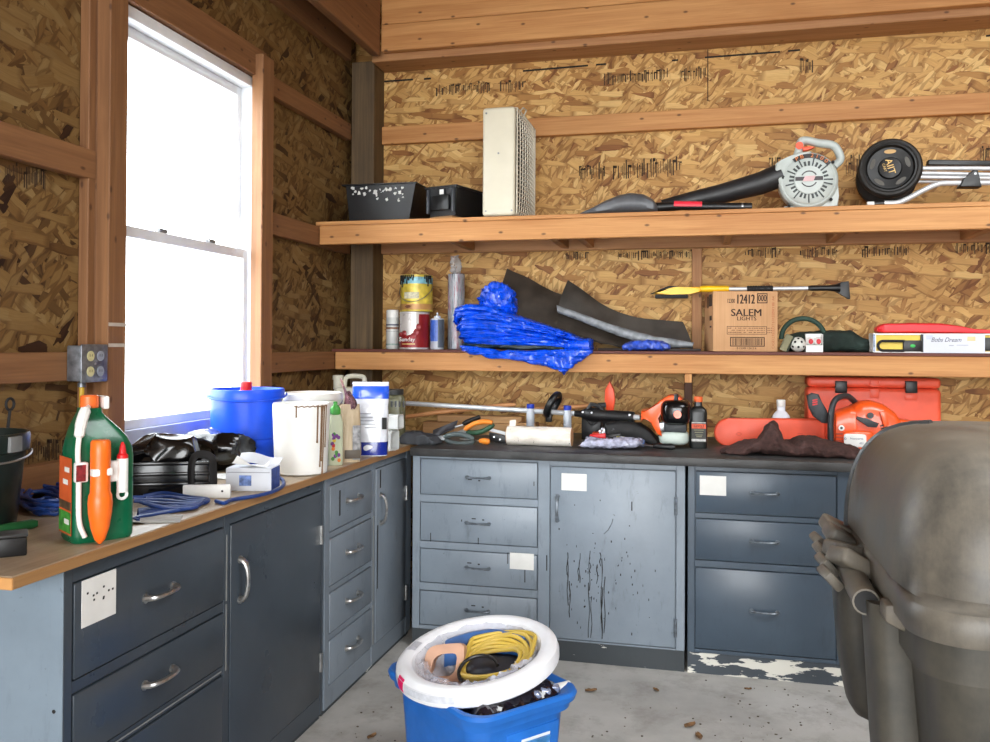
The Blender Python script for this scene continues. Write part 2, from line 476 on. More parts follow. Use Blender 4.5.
trim((-1.83, -1.780, YR, 4.55, 3.032, 3.40), pineL(1))
trim((-1.988, -1.85, 4.64, YB, 0, 3.04), POST)
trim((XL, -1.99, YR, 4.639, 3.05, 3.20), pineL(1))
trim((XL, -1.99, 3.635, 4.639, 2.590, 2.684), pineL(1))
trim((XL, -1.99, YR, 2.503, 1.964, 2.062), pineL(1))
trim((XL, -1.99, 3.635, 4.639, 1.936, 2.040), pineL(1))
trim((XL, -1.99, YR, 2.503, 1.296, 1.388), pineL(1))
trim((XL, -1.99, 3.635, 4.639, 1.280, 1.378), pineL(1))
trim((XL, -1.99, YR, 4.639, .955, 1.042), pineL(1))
# window framing
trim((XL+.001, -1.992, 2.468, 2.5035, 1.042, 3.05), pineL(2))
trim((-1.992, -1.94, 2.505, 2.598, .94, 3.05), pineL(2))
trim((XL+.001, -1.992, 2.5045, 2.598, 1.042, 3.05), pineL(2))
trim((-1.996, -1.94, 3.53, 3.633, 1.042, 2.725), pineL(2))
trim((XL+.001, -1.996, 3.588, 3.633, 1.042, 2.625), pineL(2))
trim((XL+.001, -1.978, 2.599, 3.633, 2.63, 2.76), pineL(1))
# studs of the back wall seen between the shelves
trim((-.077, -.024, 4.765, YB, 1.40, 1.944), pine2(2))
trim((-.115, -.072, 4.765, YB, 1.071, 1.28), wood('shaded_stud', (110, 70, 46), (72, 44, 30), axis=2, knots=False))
trim((XR-.04, XR, YR, YB, 1.3, 1.39), pine2(1)); trim((XR-.04, XR, YR, YB, 1.96, 2.05), pine2(1))
# window_1
VIN = pm('vinyl_frame', (236, 240, 244), .35, var=.04)
SILLM = pm('vinyl_sill', (176, 184, 206), .35, var=.06)
glass = NT('window_glass'); glass.set(Base_Color=(.95, .98, 1, 1), Roughness=.02, Transmission_Weight=1.0, IOR=1.02)
win = struct(thing('window_1', None, None, (XL, 3.09, WZ0)))
m = MB(); t_ = .045
m.box(-2.10, -2.0, WY0, WY0+t_, WZ0, WZ1, .004); m.box(-2.10, -2.0, WY1-t_+.008, WY1, WZ0, WZ1, .004)
m.box(-2.10, -2.001, WY0+t_, WY1-t_+.008, WZ1-t_, WZ1, .004)
m.build('window_frame', VIN, win)
MB().box(-2.10, -1.995, WY0+.002, WY1-.002, WZ0, WZ0+.062, .004).build('window_sill', SILLM, win)
def sash(z0, z1, xo):
    m = MB(); a, b = WY0+t_, WY1-t_+.008; w = .034
    m.box(xo-.028, xo, a, a+w, z0, z1, .003); m.box(xo-.028, xo, b-w, b, z0, z1, .003)
    m.box(xo-.028, xo, a+w, b-w, z0, z0+w, .003); m.box(xo-.028, xo, a+w, b-w, z1-w*1.2, z1, .003)
    s_ = m.build('sash', VIN, win)
    MB().box(xo-.016, xo-.012, a+w-.004, b-w+.004, z0+w-.004, z1-w).build('pane', glass.m, s_)
    return s_
sash(1.81, WZ1-t_, -2.058); s2 = sash(WZ0+.062, 1.842, -2.022)
for y in (2.93, 3.27): MB().box(-2.05, -2.024, y-.025, y+.025, 1.842, 1.858, .004).build('sash_lock', pm('grey_lock', (120, 122, 124), .4), win)
# printed stamps and nailing lines on the boards
def marks(quads, name='stamp_print'):
    for (x0, ya, x1, yb, x2, h) in quads: pass
def stamp(x0, x1, yt0, yt1, h, seed, wall=wall_back, plane=None):
    rn = random.Random(seed); m = MB(); x = x0
    while x < x1:
        w = rn.choice((.5, .6, .9, 1.3)); t = (x-x0)/(x1-x0); yt = yt0+(yt1-yt0)*t
        a = rn.uniform(0, .35)*h; b = h*rn.uniform(.6, 1)
        if plane: q = [ax(x, yt+a, plane), ax(x+w, yt+a, plane), ax(x+w, yt+b, plane), ax(x, yt+b, plane)]
        else: q = [ay(x, yt+a, YB-.0012), ay(x+w, yt+a, YB-.0012), ay(x+w, yt+b, YB-.0012), ay(x, yt+b, YB-.0012)]
        m.face([m.p(v) for v in q])
        if rn.random() < .3:
            q2 = [v + (q[1]-q[0])*2.0*(k in (1, 2)) for k, v in enumerate(q)]
            q2[2] = q2[1]+(q[2]-q[1])*.18; q2[3] = q2[0]+(q[2]-q[1])*.18
            m.face([m.p(v) for v in q2])
        x += w + rn.choice((.5, .8, 1.1, 2.0))
    o = m.build('stamp_print', pm('stamp_ink', (62, 46, 32), .9, var=.3), wall, smooth=0)
for k, a in enumerate(((436, 489, 84, 80, 13), (500, 523, 80, 78, 14), (604, 668, 72, 68, 14), (680, 706, 67, 65, 15), (800, 812, 58, 57, 16),
        (579, 605, 163, 162, 18), (613, 680, 160, 156, 20), (769, 792, 157, 155, 14), (846, 860, 152, 152, 30), (980, 990, 146, 145, 18),
        (566, 588, 252, 251, 9), (618, 693, 251, 249, 10), (745, 780, 248, 247, 11), (800, 836, 247, 246, 12), (862, 908, 246, 245, 12), (955, 990, 243, 242, 12))):
    stamp(*a, 11+k)
for k, a in enumerate(((5, 45, 160, 166, 26),)): stamp(*a, 90+k, wall_left, XL+.0012)
stamp(24, 66, 441, 436, 24, 96, wall_left, XL+.0012)
for (a, b, c, d) in ((384, 81.5, 413, 79.5), (424, 79, 431, 78.5), (523, 71, 588, 65.5), (596, 64.8, 606, 64), (672, 60.5, 678, 60), (705, 57.5, 780, 51.8), (788, 51, 800, 50), (986, 36, 996, 35)):
    m = MB(); m.face([m.p(ay(x, y, YB-.0012)) for x, y in ((a, b-.9), (c, d-.9), (c, d+.9), (a, b+.9))])
    m.build('nailing_line', INK, wall_back, smooth=0)
m = MB(); m.face([m.p(ay(x, y, YB-.0011)) for x, y in ((707.3, 34), (708.3, 34), (708.3, 101), (707.3, 101))]); m.build('board_seam', pm('seam', (70, 46, 26), .9), wall_back, smooth=0)
# staples / chalk on the left jamb
m = MB()
for z in (1.405, 1.475): m.box(-1.9395, -1.939, 2.507, 2.598, z, z+.012)
m.build('chalk_mark', pm('chalk', (196, 186, 172), .9), [o for o in COL.objects if o.name == 'trim_17'][0], smooth=0)

# ---------------------------------------------------------------- shelves
def shelf(name, label, y0, z0, zf, zt, x0, x1, bm_, joists):
    r = thing(name, label, 'shelf', ((x0+x1)/2, (y0+YB)/2, z0))
    MB().box(x0-.02, x1, y0-.004, GY0-.001, zf, zt, .002, 1).build('board', bm_, r)
    MB().box(x0, x1, y0, y0+.038, z0, zf-.0005, .003, 1).build('fascia', pine(0), r)
    for x in joists: MB().box(x-.019, x+.019, y0+.0385, GY0-.001, z0+.012, zf-.0005, .002, 1).build('joist', pine2(1), r)
    return r
shelf('wall_shelf', 'long pine shelf holding the box fan and the leaf blower, upper of the two', 4.22, 1.943, 2.043, 2.063, -1.985, 2.6, pine(0), (-1.3, -.76, -.62, .1, .62, 1.25, 1.9))
shelf('wall_shelf', 'long pine shelf with a dark red board edge holding the cardboard box', 4.43, 1.280, 1.3765, 1.392, -1.985, 2.6, wood('red_stained_board', (112, 58, 44), (78, 36, 28), axis=0, knots=False), (-1.4, -.6, .45, 1.3, 2.0))
r = [o for o in COL.objects if o.name == 'wall_shelf.001'][0]
MB().box(-.105, -.07, 4.435, 4.475, 1.235, 1.2795, .002, 1).build('support_block', pine(2), r)

# ---------------------------------------------------------------- cabinets
def pull(parent, c, along, out, L=.11, m=CHROME, d=.028, r=.0065, name='handle'):
    c, a, o = V(c), V(along), V(out); mb = MB()
    P = [c + a*(L/2*math.cos(t)) + o*(d*math.sin(t)**.75 if 0 < t < PI else 0) for t in [PI*i/14 for i in range(15)]]
    rr = [r*(1.25-.5*math.sin(PI*i/14)) for i in range(15)]
    mb.tube(P, rr, 8, flat=1.5)
    for s_ in (-1, 1): mb.cyl(c+a*(s_*L/2), c+a*(s_*(L/2))+o*.004, r*1.7, 10)
    return mb.build(name, m, parent)
def note(parent, x0, x1, z0, z1, y, name='paper_label'):
    return MB().box(x0, x1, y-.0015, y-.0005, z0, z1).build(name, PAPER, parent, smooth=0)
def cab_back(label, x0, x1, front, drawers, doors, kick, hm):
    """steel base cabinet facing the room (-y)"""
    yf = 3.873
    r = thing('base_cabinet', label, 'cabinet', ((x0+x1)/2, 4.2, 0))
    MB().box(x0, x1, yf+.018, 4.55, .09, .898).build('body', front, r)
    MB().box(x0+.001, x1-.001, yf+.004, 4.5, 0, .0895).build('kick_plate', kick, r)
    m = MB(); xs = sorted({x0, x1}); cells = []
    ed = [x0]
    for (a, b, rows) in drawers: cells.append((a, b, rows))
    for (a, b, rows) in doors: cells.append((a, b, rows))
    cells.sort(); prev = x0
    for (a, b, rows) in cells:
        m.box(prev, a, yf, yf+.02, .0905, .8975, .002, 1); prev = b
        zz = sorted(rows); pz = .0905
        for (z0, z1) in zz:
            m.box(a, b, yf+.0015, yf+.02, pz, z0, .001, 1); pz = z1
        m.box(a, b, yf+.0015, yf+.02, pz, .8975, .001, 1)
    m.box(prev, x1, yf, yf+.02, .0905, .8975, .002, 1)
    m.build('face_frame', front, r)
    out = []
    for (a, b, rows) in drawers:
        for (z0, z1) in rows:
            d = MB().box(a+.004, b-.004, yf-.001, yf+.016, z0+.004, z1-.004, .003, 2).build('drawer', front, r)
            pull(d, ((a+b)/2, yf-.001, (z0+z1)/2+.004), (1, 0, 0), (0, -1, 0), .105, hm, .022, .006); out.append(d)
    for (a, b, rows) in doors:
        for (z0, z1) in rows:
            d = MB().box(a+.004, b-.004, yf-.001, yf+.016, z0+.004, z1-.004, .003, 2).build('door', front, r)
            pull(d, (a+.035, yf-.001, .685), (0, 0, 1), (0, -1, 0), .11, hm, .024, .006)
            for z in (.19, .72): MB().cyl((b-.002, yf-.004, z-.04), (b-.002, yf-.004, z+.04), .007, 10).build('hinge', hm, d)
            out.append(d)
    return r, out
HG = pm('painted_pull', (108, 116, 124), .35, .3, var=.35, vs=50)
r, d = cab_back('light grey steel cabinet with four drawers and a paint-dripped door', -1.338, -.088, GREY,
    [(-1.302, -.739, [(.717, .888), (.500, .684), (.306, .468), (.108, .272)])], [(-.685, -.125, [(.097, .875)])], KICK, HG)
note(d[2], -.868, -.757, .398, .472, 3.872); note(d[4], -.632, -.518, .767, .843, 3.872)
rn = random.Random(5)
for k in range(16):
    x = rn.choice((-.60, -.545, -.50, -.47, -.455, -.44, -.425, -.38, -.61))+rn.uniform(-.012, .012); zt = rn.uniform(.28, .52); L = rn.uniform(.03, .3); L = min(L, zt-.115)
    pts = [(x+.003*math.sin(i*1.3+k), 3.8715, zt-L*i/6) for i in range(7)]
    MB().tube(pts, [.0012+.0018*rn.random() for _ in pts], 5, flat=.5).build('paint_drip', GRIME, d[4])
m = MB()
for k in range(70):
    x = rn.gauss(-.44, .11); z = rn.gauss(.36, .13)
    if -.67 < x < -.14 and .11 < z < .84:
        w = rn.uniform(.002, .005); h = rn.uniform(.003, .012); m.box(x, x+w, 3.8713, 3.8722, z, z+h)
for x, z0, z1 in ((-.32, .69, .73), (-.33, .62, .625), (-.70, .4, .47)): m.box(x, x+.005, 3.8713, 3.8722, z0, z1)
m.build('paint_specks', GRIME, d[4], smooth=0, kind='stuff')
m = MB(); m.tube([(-.44, 3.8718, .58), (-.42, 3.8716, .60), (-.405, 3.8716, .63), (-.40, 3.8718, .65)], .0022, 5); m.build('scratch', HG, d[4])
m = MB()
for k, (x, z) in enumerate(((-1.02, .80), (-1.0, .62), (-1.02, .415), (-1.0, .22))):
    for j in range(2): m.box(x-.05+j*.05, x-.03+j*.04, 3.8713, 3.8722, z-.006-j*.004, z-.001-j*.003)
for (x, z, h) in ((-.76, .78, .02), (-.80, .34, .06), (-1.25, .50, .04), (-.88, .42, .05), (-1.02, .5, .03), (-1.1, .6, .01)): m.box(x, x+.004, 3.8713, 3.8722, z, z+h)
m.build('scuffs', GRIME, r, smooth=0, kind='stuff')
r, d = cab_back('dark slate steel cabinet with a chipped white kick plate beside the grey bin', -.076, 1.17, SLATED,
    [(-.046, .534, [(.695, .880), (.490, .674), (.106, .462)])], [(.60, 1.13, [(.106, .880)])], KICKC, HG)
note(d[0], -.026, .085, .774, .858, 3.872)
def cab_left(label, y0, y1, front, drawers, doors, hm, side=None):
    xf = -1.41
    r = thing('base_cabinet', label, 'cabinet', (-1.7, (y0+y1)/2, 0))
    MB().box(-1.975, xf-.018, y0+.003, y1-.003, .02, .908).build('body', front, r)
    MB().box(-1.96, xf-.012, y0+.004, y1-.004, 0, .0195).build('kick_plate', KICK, r)
    if side:
        MB().box(-1.976, xf-.036, y0, y0+.0028, .0, .908).build('side_panel', side, r)
        MB().box(xf-.0358, xf+.0005, y0-.0015, y0+.0028, .0, .908, .001, 1).build('side_edge_strip', side, r)
    m = MB(); prev = y0+.003; cells = sorted(drawers+doors)
    for (a, b, rows) in cells:
        m.box(xf-.02, xf, prev, a, .0205, .9075, .002, 1); prev = b; pz = .0205
        for (z0, z1) in sorted(rows):
            m.box(xf-.02, xf-.0015, a, b, pz, z0, .001, 1); pz = z1
        m.box(xf-.02, xf-.0015, a, b, pz, .9075, .001, 1)
    m.box(xf-.02, xf, prev, y1-.003, .0205, .9075, .002, 1)
    m.build('face_frame', front, r); out = []
    for (a, b, rows) in drawers:
        for (z0, z1) in rows:
            d = MB().box(xf-.016, xf+.002, a+.004, b-.004, z0+.004, z1-.004, .003, 2).build('drawer', front, r)
            pull(d, (xf+.002, (a+b)/2, (z0+z1)/2+.005), (0, 1, 0), (1, 0, 0), .12, hm, .03, .0075); out.append(d)
    for (a, b, rows) in doors:
        for (z0, z1) in rows:
            d = MB().box(xf-.016, xf+.002, a+.004, b-.004, z0+.004, z1-.004, .003, 2).build('door', front, r)
            pull(d, (xf+.002, a+.055, .685), (0, 0, 1), (1, 0, 0), .125, hm, .03, .0075)
            for z in (.22, .70): MB().cyl((xf+.003, b-.002, z-.035), (xf+.003, b-.002, z+.035), .007, 10).build('hinge', hm, d)
            out.append(d)
    return r, out
SIDE = paint('side_enamel', (122, 137, 150), (84, 90, 96), .4, .35)
r, d = cab_left('dark slate steel cabinet under the near end of the wooden worktop', 1.678, 3.052, SLATE,
    [(1.709, 2.352, [(.640, .868), (.448, .612), (.10, .425)])], [(2.385, 3.03, [(.09, .868)])], CHROME, SIDE)
p = MB(); p.box(-1.408, -1.4068, 1.735, 1.855, .755, .865); lab = p.build('paper_label', PAPER, d[0], smooth=0)
m = MB(); rn = random.Random(3)
for k in range(9): y, z = rn.uniform(1.75, 1.84), rn.uniform(.80, .835); m.box(-1.4068, -1.4064, y, y+.006, z, z+.005)
m.build('pen_mark', GRIME, lab, smooth=0)
m = MB(); m.lathe([(.0, 0), (.0045, .0), (.0045, .002), (0, .002)], (-1.43, 1.677, .585), 10, (0, -1, 0)); m.build('screw_hole', MATTE, r)
m = MB()
for (a, b) in ((2.362, .64), (2.362, .43)): m.box(-1.4095, -1.4085, a, a+.006, b, b+.2)
m.box(-1.4095, -1.4085, 1.72, 2.34, .434, .438)
m.build('bare_edge', pm('bare_metal_edge', (150, 152, 150), .5, .3), r, smooth=0)
r, d = cab_left('mid grey worn steel cabinet with four small drawers under the wooden worktop corner', 3.063, 4.06, GREYB,
    [(3.107, 3.545, [(.690, .873), (.480, .668), (.298, .458), (.10, .276)])], [(3.585, 3.985, [(.10, .873)])], CHROME)
m = MB()
for dx, y, z0, z1 in ((0, 3.60, .34, .62), (0, 3.63, .78, .86), (0, 3.19, .74, .84)): m.box(-1.4078, -1.4070, y, y+.012, z0, z1)
m.build('scuffs', GRIME, d[4], smooth=0, kind='stuff')
m = MB(); m.box(-1.4095, -1.4085, 3.556, 3.566, .30, .67); m.box(-1.4095, -1.4085, 3.556, 3.566, .11, .28); m.build('bare_edge', pm('bare_metal_edge', (150, 152, 150), .5, .3), r, smooth=0)
# worktops
ZT = .937
WT = wood('worktop_ply', (184, 164, 138), (150, 130, 104), axis=1, rough=.4, knots=False, dirt=.25)
w = MB().box(-1.988, -1.385, 1.50, 4.635, .9095, ZT, .003, 1).build('worktop', WT)
tagit(w, 'long wooden worktop with a pale bare edge along the window wall', 'worktop')
MB().box(-1.3848, -1.380, 1.50, 4.10, .911, .9355, .001, 1).build('edge_strip', wood('worktop_edge', (176, 134, 84), (140, 100, 60), axis=1, knots=False), w)
MB().box(-1.988, -1.380, 1.4945, 1.4998, .911, .9355, .001, 1).build('edge_strip', wood('worktop_end', (214, 160, 98), (190, 134, 78), axis=0, knots=False), w)
DT = pm('dark_laminate', (62, 62, 62), .5, var=.3, vs=9, bump=.15)
w = MB().box(-1.345, 1.22, 3.845, 4.755, .8985, ZT, .006, 2).build('worktop', DT)
tagit(w, 'dark charcoal worktop along the back wall under the chainsaw', 'worktop')
# ---------------------------------------------------------------- on the window-side worktop
def srect(w, d, z, n=36, e=.35, ox=0, oy=0):
    out = []
    for k in range(n):
        t = 2*PI*k/n; c, s_ = math.cos(t), math.sin(t)
        out.append((ox+w/2*math.copysign(abs(c)**e, c), oy+d/2*math.copysign(abs(s_)**e, s_), z))
    return out
# weedkiller jug with wand
pf = az(105, 541, ZT); nx = V((.834, -.548, 0)); J = pf - nx*.056
T = frame((J.x, J.y, ZT), math.radians(56.7))
r = thing('sprayer_jug', 'green plastic jug with an orange wand and white hose on the wooden worktop', 'jug', (J.x, J.y, ZT))
GREEN = pm('green_jug', (0, 96, 62), .3, var=.12, coat=.2)
m = MB(T); W, D = .148, .112
prof = [(0, .93, 0), (.008, .99, 0), (.02, 1, 0), (.20, 1, 0), (.225, .97, 0), (.25, .86, -.004), (.27, .72, -.010), (.288, .56, -.016), (.302, .42, -.02), (.312, .32, -.021), (.322, .30, -.021)]
m.rings([srect(W*k, D*max(k, .5), z, ox=ox) for z, k, ox in prof]); m.build('bottle', GREEN, r)
MB(T).lathe([(.020, .322), (.021, .323), (.021, .350), (.018, .353)], (-.021, 0, 0), 20).build('cap', pm('orange_cap', (240, 110, 45), .4), r)
MB(T).box(.006, .02, -.022, .022, .318, .35, .004).build('cap_latch', WHITE, r)
m = MB(T); m.prism([(-W/2-.0012, -D*.40, .02), (-W/2-.0012, D*.40, .02), (-W/2-.0012, D*.40, .205), (-W/2-.0012, -D*.40, .205)], (.001, 0, 0))
lb = m.build('label', pm('orange_label', (206, 92, 44), .5), r, smooth=0)
for (z0, z1, c, nm) in ((.025, .075, (70, 150, 60), 'green_band'), (.08, .10, (90, 70, 50), 'photo_band')):
    MB(T).box(-W/2-.0018, -W/2-.0013, -D*.39, D*.39, z0, z1).build(nm, pm(nm, c, .5, vs=60, var=.4), lb, smooth=0)
for (z0, a) in ((.17, -.02), (.14, -.01), (.045, -.02)): MB(T).box(-W/2-.0024, -W/2-.0019, a-.012, a+.022, z0, z0+.012).build('label_text', PAPER, lb, smooth=0)
yf = -D/2-.026
wd_ = MB(T); wd_.lathe([(.004, .002), (.012, .012), (.021, .04), (.0265, .075), (.028, .10), (.0265, .118), (.023, .125), (.0225, .15), (.023, .215), (.0225, .245), (.019, .25)], (-.022, yf-.003, 0), 24)
wd_.build('wand', pm('wand_orange', (250, 112, 28), .35, var=.06), r)
m = MB(T); m.tube(spline([(-.030, -.02, .325), (-.045, -.045, .318), (-.058, -.058, .29), (-.064, -.062, .255), (-.066, -.061, .22), (-.064, -.062, .16), (-.062, -.062, .06), (-.05, -.066, .018)], 6), [.006]*6+[.013]*8+[.012]*4+[.0062]*25, 10)
m.build('hose', WHITE, r)
m = MB(T); m.box(-.075, -.045, -D/2-.018, -D/2, .15, .198, .004); m.box(-.046, .0, -D/2-.05, -D/2-.028, .165, .183, .003); m.box(.0, .03, -D/2-.02, -D/2, .145, .195, .004)
m.tube([(.034, yf+.01, .118), (.034, yf+.01, .20)], .0135, 14); m.tube(arc((.034, yf+.01, .112), .011, 0, 2*PI, 14), .004, 8, True)
m.build('wand_holder', WHITE, r)
MB(T).lathe([(.013, .20), (.013, .208), (.009, .212), (.006, .232), (.002, .24)], (.034, yf+.01, 0), 14).build('spray_tip', RED, r)
MB(T).box(-.0735, -.052, -D/2-.0195, -D/2-.0182, .153, .192).build('warning_sticker', pm('maroon_sticker', (130, 30, 36), .5, vs=80, var=.5), r, smooth=0)

# white bucket with drips, second bucket, blue drum
def bucket(name, label, cat, c, r0, r1, h, m_, lip=.006, th=.004, group=None):
    r = thing(name, label, cat, (c[0], c[1], ZT), group)
    prof = [(r0-.01, 0), (r0, .006), (r1-.004, h-.04), (r1-.004, h-.036), (r1+lip, h-.034), (r1+lip, h-.028), (r1, h-.026), (r1, h-.012), (r1+lip*.8, h-.008), (r1+lip*.6, h), (r1-th, h), (r1-th-.002, h-.02), (r0-th, .01), (0.002, .009)]
    MB().lathe(prof, (c[0], c[1], ZT), 48).build('shell', m_, r)
    return r
pc = V((-1.472, 2.985, ZT))
WP = pm('white_bucket', (240, 240, 236), .4, var=.03)
r = thing('bucket', 'white plastic bucket with brown drips down its side, nearest of the white buckets', 'bucket', pc)
MB().lathe([(.088, 0), (.096, .005), (.105, .232), (.105, .258), (.103, .262), (.099, .262), (.098, .25), (.090, .01), (.002, .009)], pc, 48).build('shell', WP, r)
DRIP = pm('brown_drip', (122, 92, 62), .5)
def onp(a, z): R_ = .096+.009*min(1, z/.232)+.0006; return pc + V((R_*math.cos(a), R_*math.sin(a), z))
for a, zl, w in ((-1.28, .215, .0028), (-.52, .12, .003), (-.36, .03, .0026), (-.30, .05, .002), (-.22, .0, .003), (-.10, .10, .0024)):
    pts = [onp(a+.05*math.sin(z*20)*.1, z) for z in [.256-(.256-zl)*i/10 for i in range(11)]]
    MB().tube(pts, [w*1.4]+[w]*9+[w*1.4], 6).build('paint_drip', DRIP, r)
pts = [onp(-1.35+1.3*i/20, .254+.002*math.sin(i*2.1)) for i in range(21)]
MB().tube(pts, .0022, 6).build('paint_ring', DRIP, r)
p2 = V((-1.612, 3.375, ZT))
r = thing('bucket', 'white plastic bucket with a beige inside, behind the drip-streaked white one', 'bucket', p2)
MB().lathe([(.10, 0), (.106, .005), (.119, .245), (.123, .25), (.123, .274), (.12, .278), (.115, .278), (.112, .25), (.10, .01), (.002, .009)], p2, 48).build('shell', WP, r)
MB().lathe([(.1135, .262), (.112, .25), (.1075, .16), (.002, .155)], p2, 48).build('paint_residue', pm('beige_paint', (214, 178, 140), .6), r)
MB().tube([p2+V((.124*math.cos(t), .124*math.sin(t), .245-.05*math.sin(t-PI*1.1))) for t in [PI*1.1+PI*i/20 for i in range(21)]], .0025, 8).build('handle', STEEL, r)
bc = V((-1.79, 3.14, ZT)); BLU = pm('blue_drum', (18, 84, 232), .35, var=.08)
r = thing('bucket', 'bright blue plastic bucket with a red cap on its lid, in front of the window', 'bucket', bc)
MB().lathe([(.118, 0), (.124, .006), (.131, .10), (.129, .103), (.129, .107), (.133, .112), (.136, .19), (.139, .262), (.15, .264), (.151, .297), (.148, .302), (.142, .302), (.141, .288), (.138, .286), (.002, .286)], bc, 56).build('shell', BLU, r)
cd = (V((0, 0, 0))-V((bc.x, bc.y, 0))).normalized()
q = bc + cd*.10 + V((0, 0, .286))
MB().lathe([(.03, 0), (.03, .01), (.026, .013), (.026, .015)], q, 24).build('spout_collar', WHITE, r)
MB().lathe([(.021, .015), (.0215, .016), (.0215, .044), (.019, .047)], q, 24).build('cap', RED, r)
side = V((-cd.y, cd.x, 0))
for s_ in (-1, 1):
    p = bc + side*(s_*.152) + V((0, 0, .282)); MB().bar(p-side*.012*0-V((0, 0, .012)), p+V((0, 0, .012)), .03, .03).build('handle_lug', BLU, r)
MB().tube([bc + V((0, 0, .28)) + side*(.158*math.cos(t)) + cd*(.158*math.sin(t))+V((0, 0, -.02*math.sin(t))) for t in [PI*i/24 for i in range(25)]], .004, 8).build('handle', BLU, r)

# garden bottle, seed bag, blue and white bag, gutter pieces, jugs in the corner
b = V((-1.438, 3.215, ZT)); T = frame(b, .6)
r = thing('plant_food_bottle', 'slim clear bottle with a leafy label and green cap, right of the dripping bucket', 'bottle', b)
MB(T).rings([srect(.06*k, .04*k, z, e=.6) for z, k in ((0, .92), (.006, 1), (.17, 1), (.195, .8), (.21, .5), (.215, .45))]).build('bottle', pm('pale_green_label', (196, 204, 176), .4, var=.1), r)
MB(T).rings([srect(.034*k, .030*k, z, e=.8) for z, k in ((.20, 1.0), (.203, 1.2), (.222, 1.25), (.232, .9), (.24, .5), (.252, .45))]).build('cap', pm('leaf_green', (64, 158, 60), .4), r)
rn = random.Random(4)
for k in range(16):
    c = rn.choice(('red', 'yellow', 'purple', 'leaf', 'orange')); colr = dict(red=(200, 40, 50), yellow=(230, 200, 60), purple=(120, 60, 140), leaf=(70, 140, 60), orange=(230, 130, 50))[c]
    MB(T).pillow((rn.uniform(-.018, .018), -.0205, rn.uniform(.02, .13)), .007, .002, .008, 1, 1, 10, 6).build('printed_flower', pm('print_'+c, colr, .5), r)
b = V((-1.428, 3.335, ZT)); T = frame(b, .42)
r = thing('seed_bag', 'half empty beige grass seed bag with its top torn open', 'bag', b)
SB = wood('seed_bag_paper', (202, 184, 154), (164, 142, 110), axis=2, knots=False, rough=.5)
m = MB(T); R_ = []
for i in range(15):
    z = .235*i/14; k = 1+.06*math.sin(i*.7); d = .075*(1-.55*(i/14)**2)
    R_.append([(q[0]+.004*noise.noise(V(q)*30), q[1]+.006*noise.noise(V(q)*22+V((3, 0, 0))), q[2]) for q in srect(.094*k*(1-.12*i/14), d, z, e=.55)])
m.rings(R_); m.build('bag_body', SB, r)
MB(T).box(.012, .044, -.041, -.036, .01, .15, .002).build('side_label', pm('grey_print', (150, 150, 152), .5, vs=50, var=.4), r)
MB(T).box(-.02, .044, -.0425, -.038, .015, .05, .002).build('brand_band', pm('dark_band', (84, 74, 62), .5), r)
G = [[(-.032+.05*v+.012*math.sin(u*4), -.012+.02*math.sin(v*5+u*3)-.008*u, .21+.13*u*(1-.55*v)+.01*math.sin(v*9)) for v in [j/8 for j in range(9)]] for u in [i/10 for i in range(11)]]
MB(T).sheet(G, .0015, (0, 1, 0)).build('torn_flap', pm('foil_print', (150, 110, 120), .25, .3, vs=30, var=.6), r)
b = V((-1.420, 3.545, ZT)); T = frame(b, .30)
r = thing('seed_bag', 'blue and white standing bag with a zip top, beside the white gutter pieces', 'bag', b)
def bagring(z0, z1, n, eps=0):
    R_ = []
    for i in range(n+1):
        z = z0+(z1-z0)*i/n; t = z/.31; d = .085*(1-.93*t**1.6)+.006; w = .148*(1+.06*t)
        R_.append([(q[0]*(1+eps)+.003*noise.noise(V(q)*26+V((0, 0, 7))), q[1]*(1+eps*3)+.005*noise.noise(V(q)*20+V((1, 0, 5))), z) for q in srect(w, d, z, e=.6)])
    return R_
BW = pm('bag_white', (226, 230, 238), .25, var=.08, coat=.4); BB = pm('bag_blue', (20, 84, 214), .22, var=.15, coat=.5); BN = pm('bag_navy', (14, 40, 140), .25, var=.2, coat=.4)
MB(T).rings(bagring(.0, .312, 30)).build('bag_body', BW, r)
MB(T).rings(bagring(.245, .30, 10, .02)).build('blue_top', BB, r); MB(T).rings(bagring(.004, .06, 8, .02)).build('blue_foot', BN, r)
MB(T).box(-.078, .078, -.005, .005, .303, .318, .002).build('zip_strip', BW, r)
for k, z in enumerate((.12, .135, .15, .165, .18)): MB(T).box(-.045, .03-.006*k, -.043+.012*(z/.3), -.0405+.012*(z/.3), z, z+.004).build('printed_line', pm('grey_line', (160, 164, 174), .5), r)
MB(T).pillow((-.005, -.0475, .035), .022, .002, .014, 1, 1, 12, 8).build('emblem', BW, r)
MB(T).box(.052, .072, -.036, -.028, .115, .165).build('side_code', GRIME, r)
# gutter pieces: ribbed square tubes
GM = pm('white_gutter', (214, 216, 214), .5, var=.08)
def gutter(label, c, L, w, h, rz, ry=0):
    T = frame(c, rz, 0, ry); r = thing('gutter_piece', label, 'gutter piece', c)
    prof = []
    for k in range(40):
        t = 2*PI*k/40; cc, s_ = math.cos(t), math.sin(t)
        q = 1+.035*math.cos(t*16)
        prof.append((w/2*q*math.copysign(abs(cc)**.28, cc), h/2+h/2*q*math.copysign(abs(s_)**.28, s_)))
    ins = [(a*.9, h/2+(b-h/2)*.9) for a, b in prof]
    m = MB(T)
    m.rings([[(x, a, b) for a, b in prof] for x in (-L/2, L/2)], cap=False); m.rings([[(x, a, b) for a, b in ins] for x in (-L/2, L/2)], cap=False)
    for x in (-L/2, L/2): m.rings([[(x, a, b) for a, b in prof], [(x, a, b) for a, b in ins]], cap=False)
    m.build('ribbed_tube', GM, r)
    return r
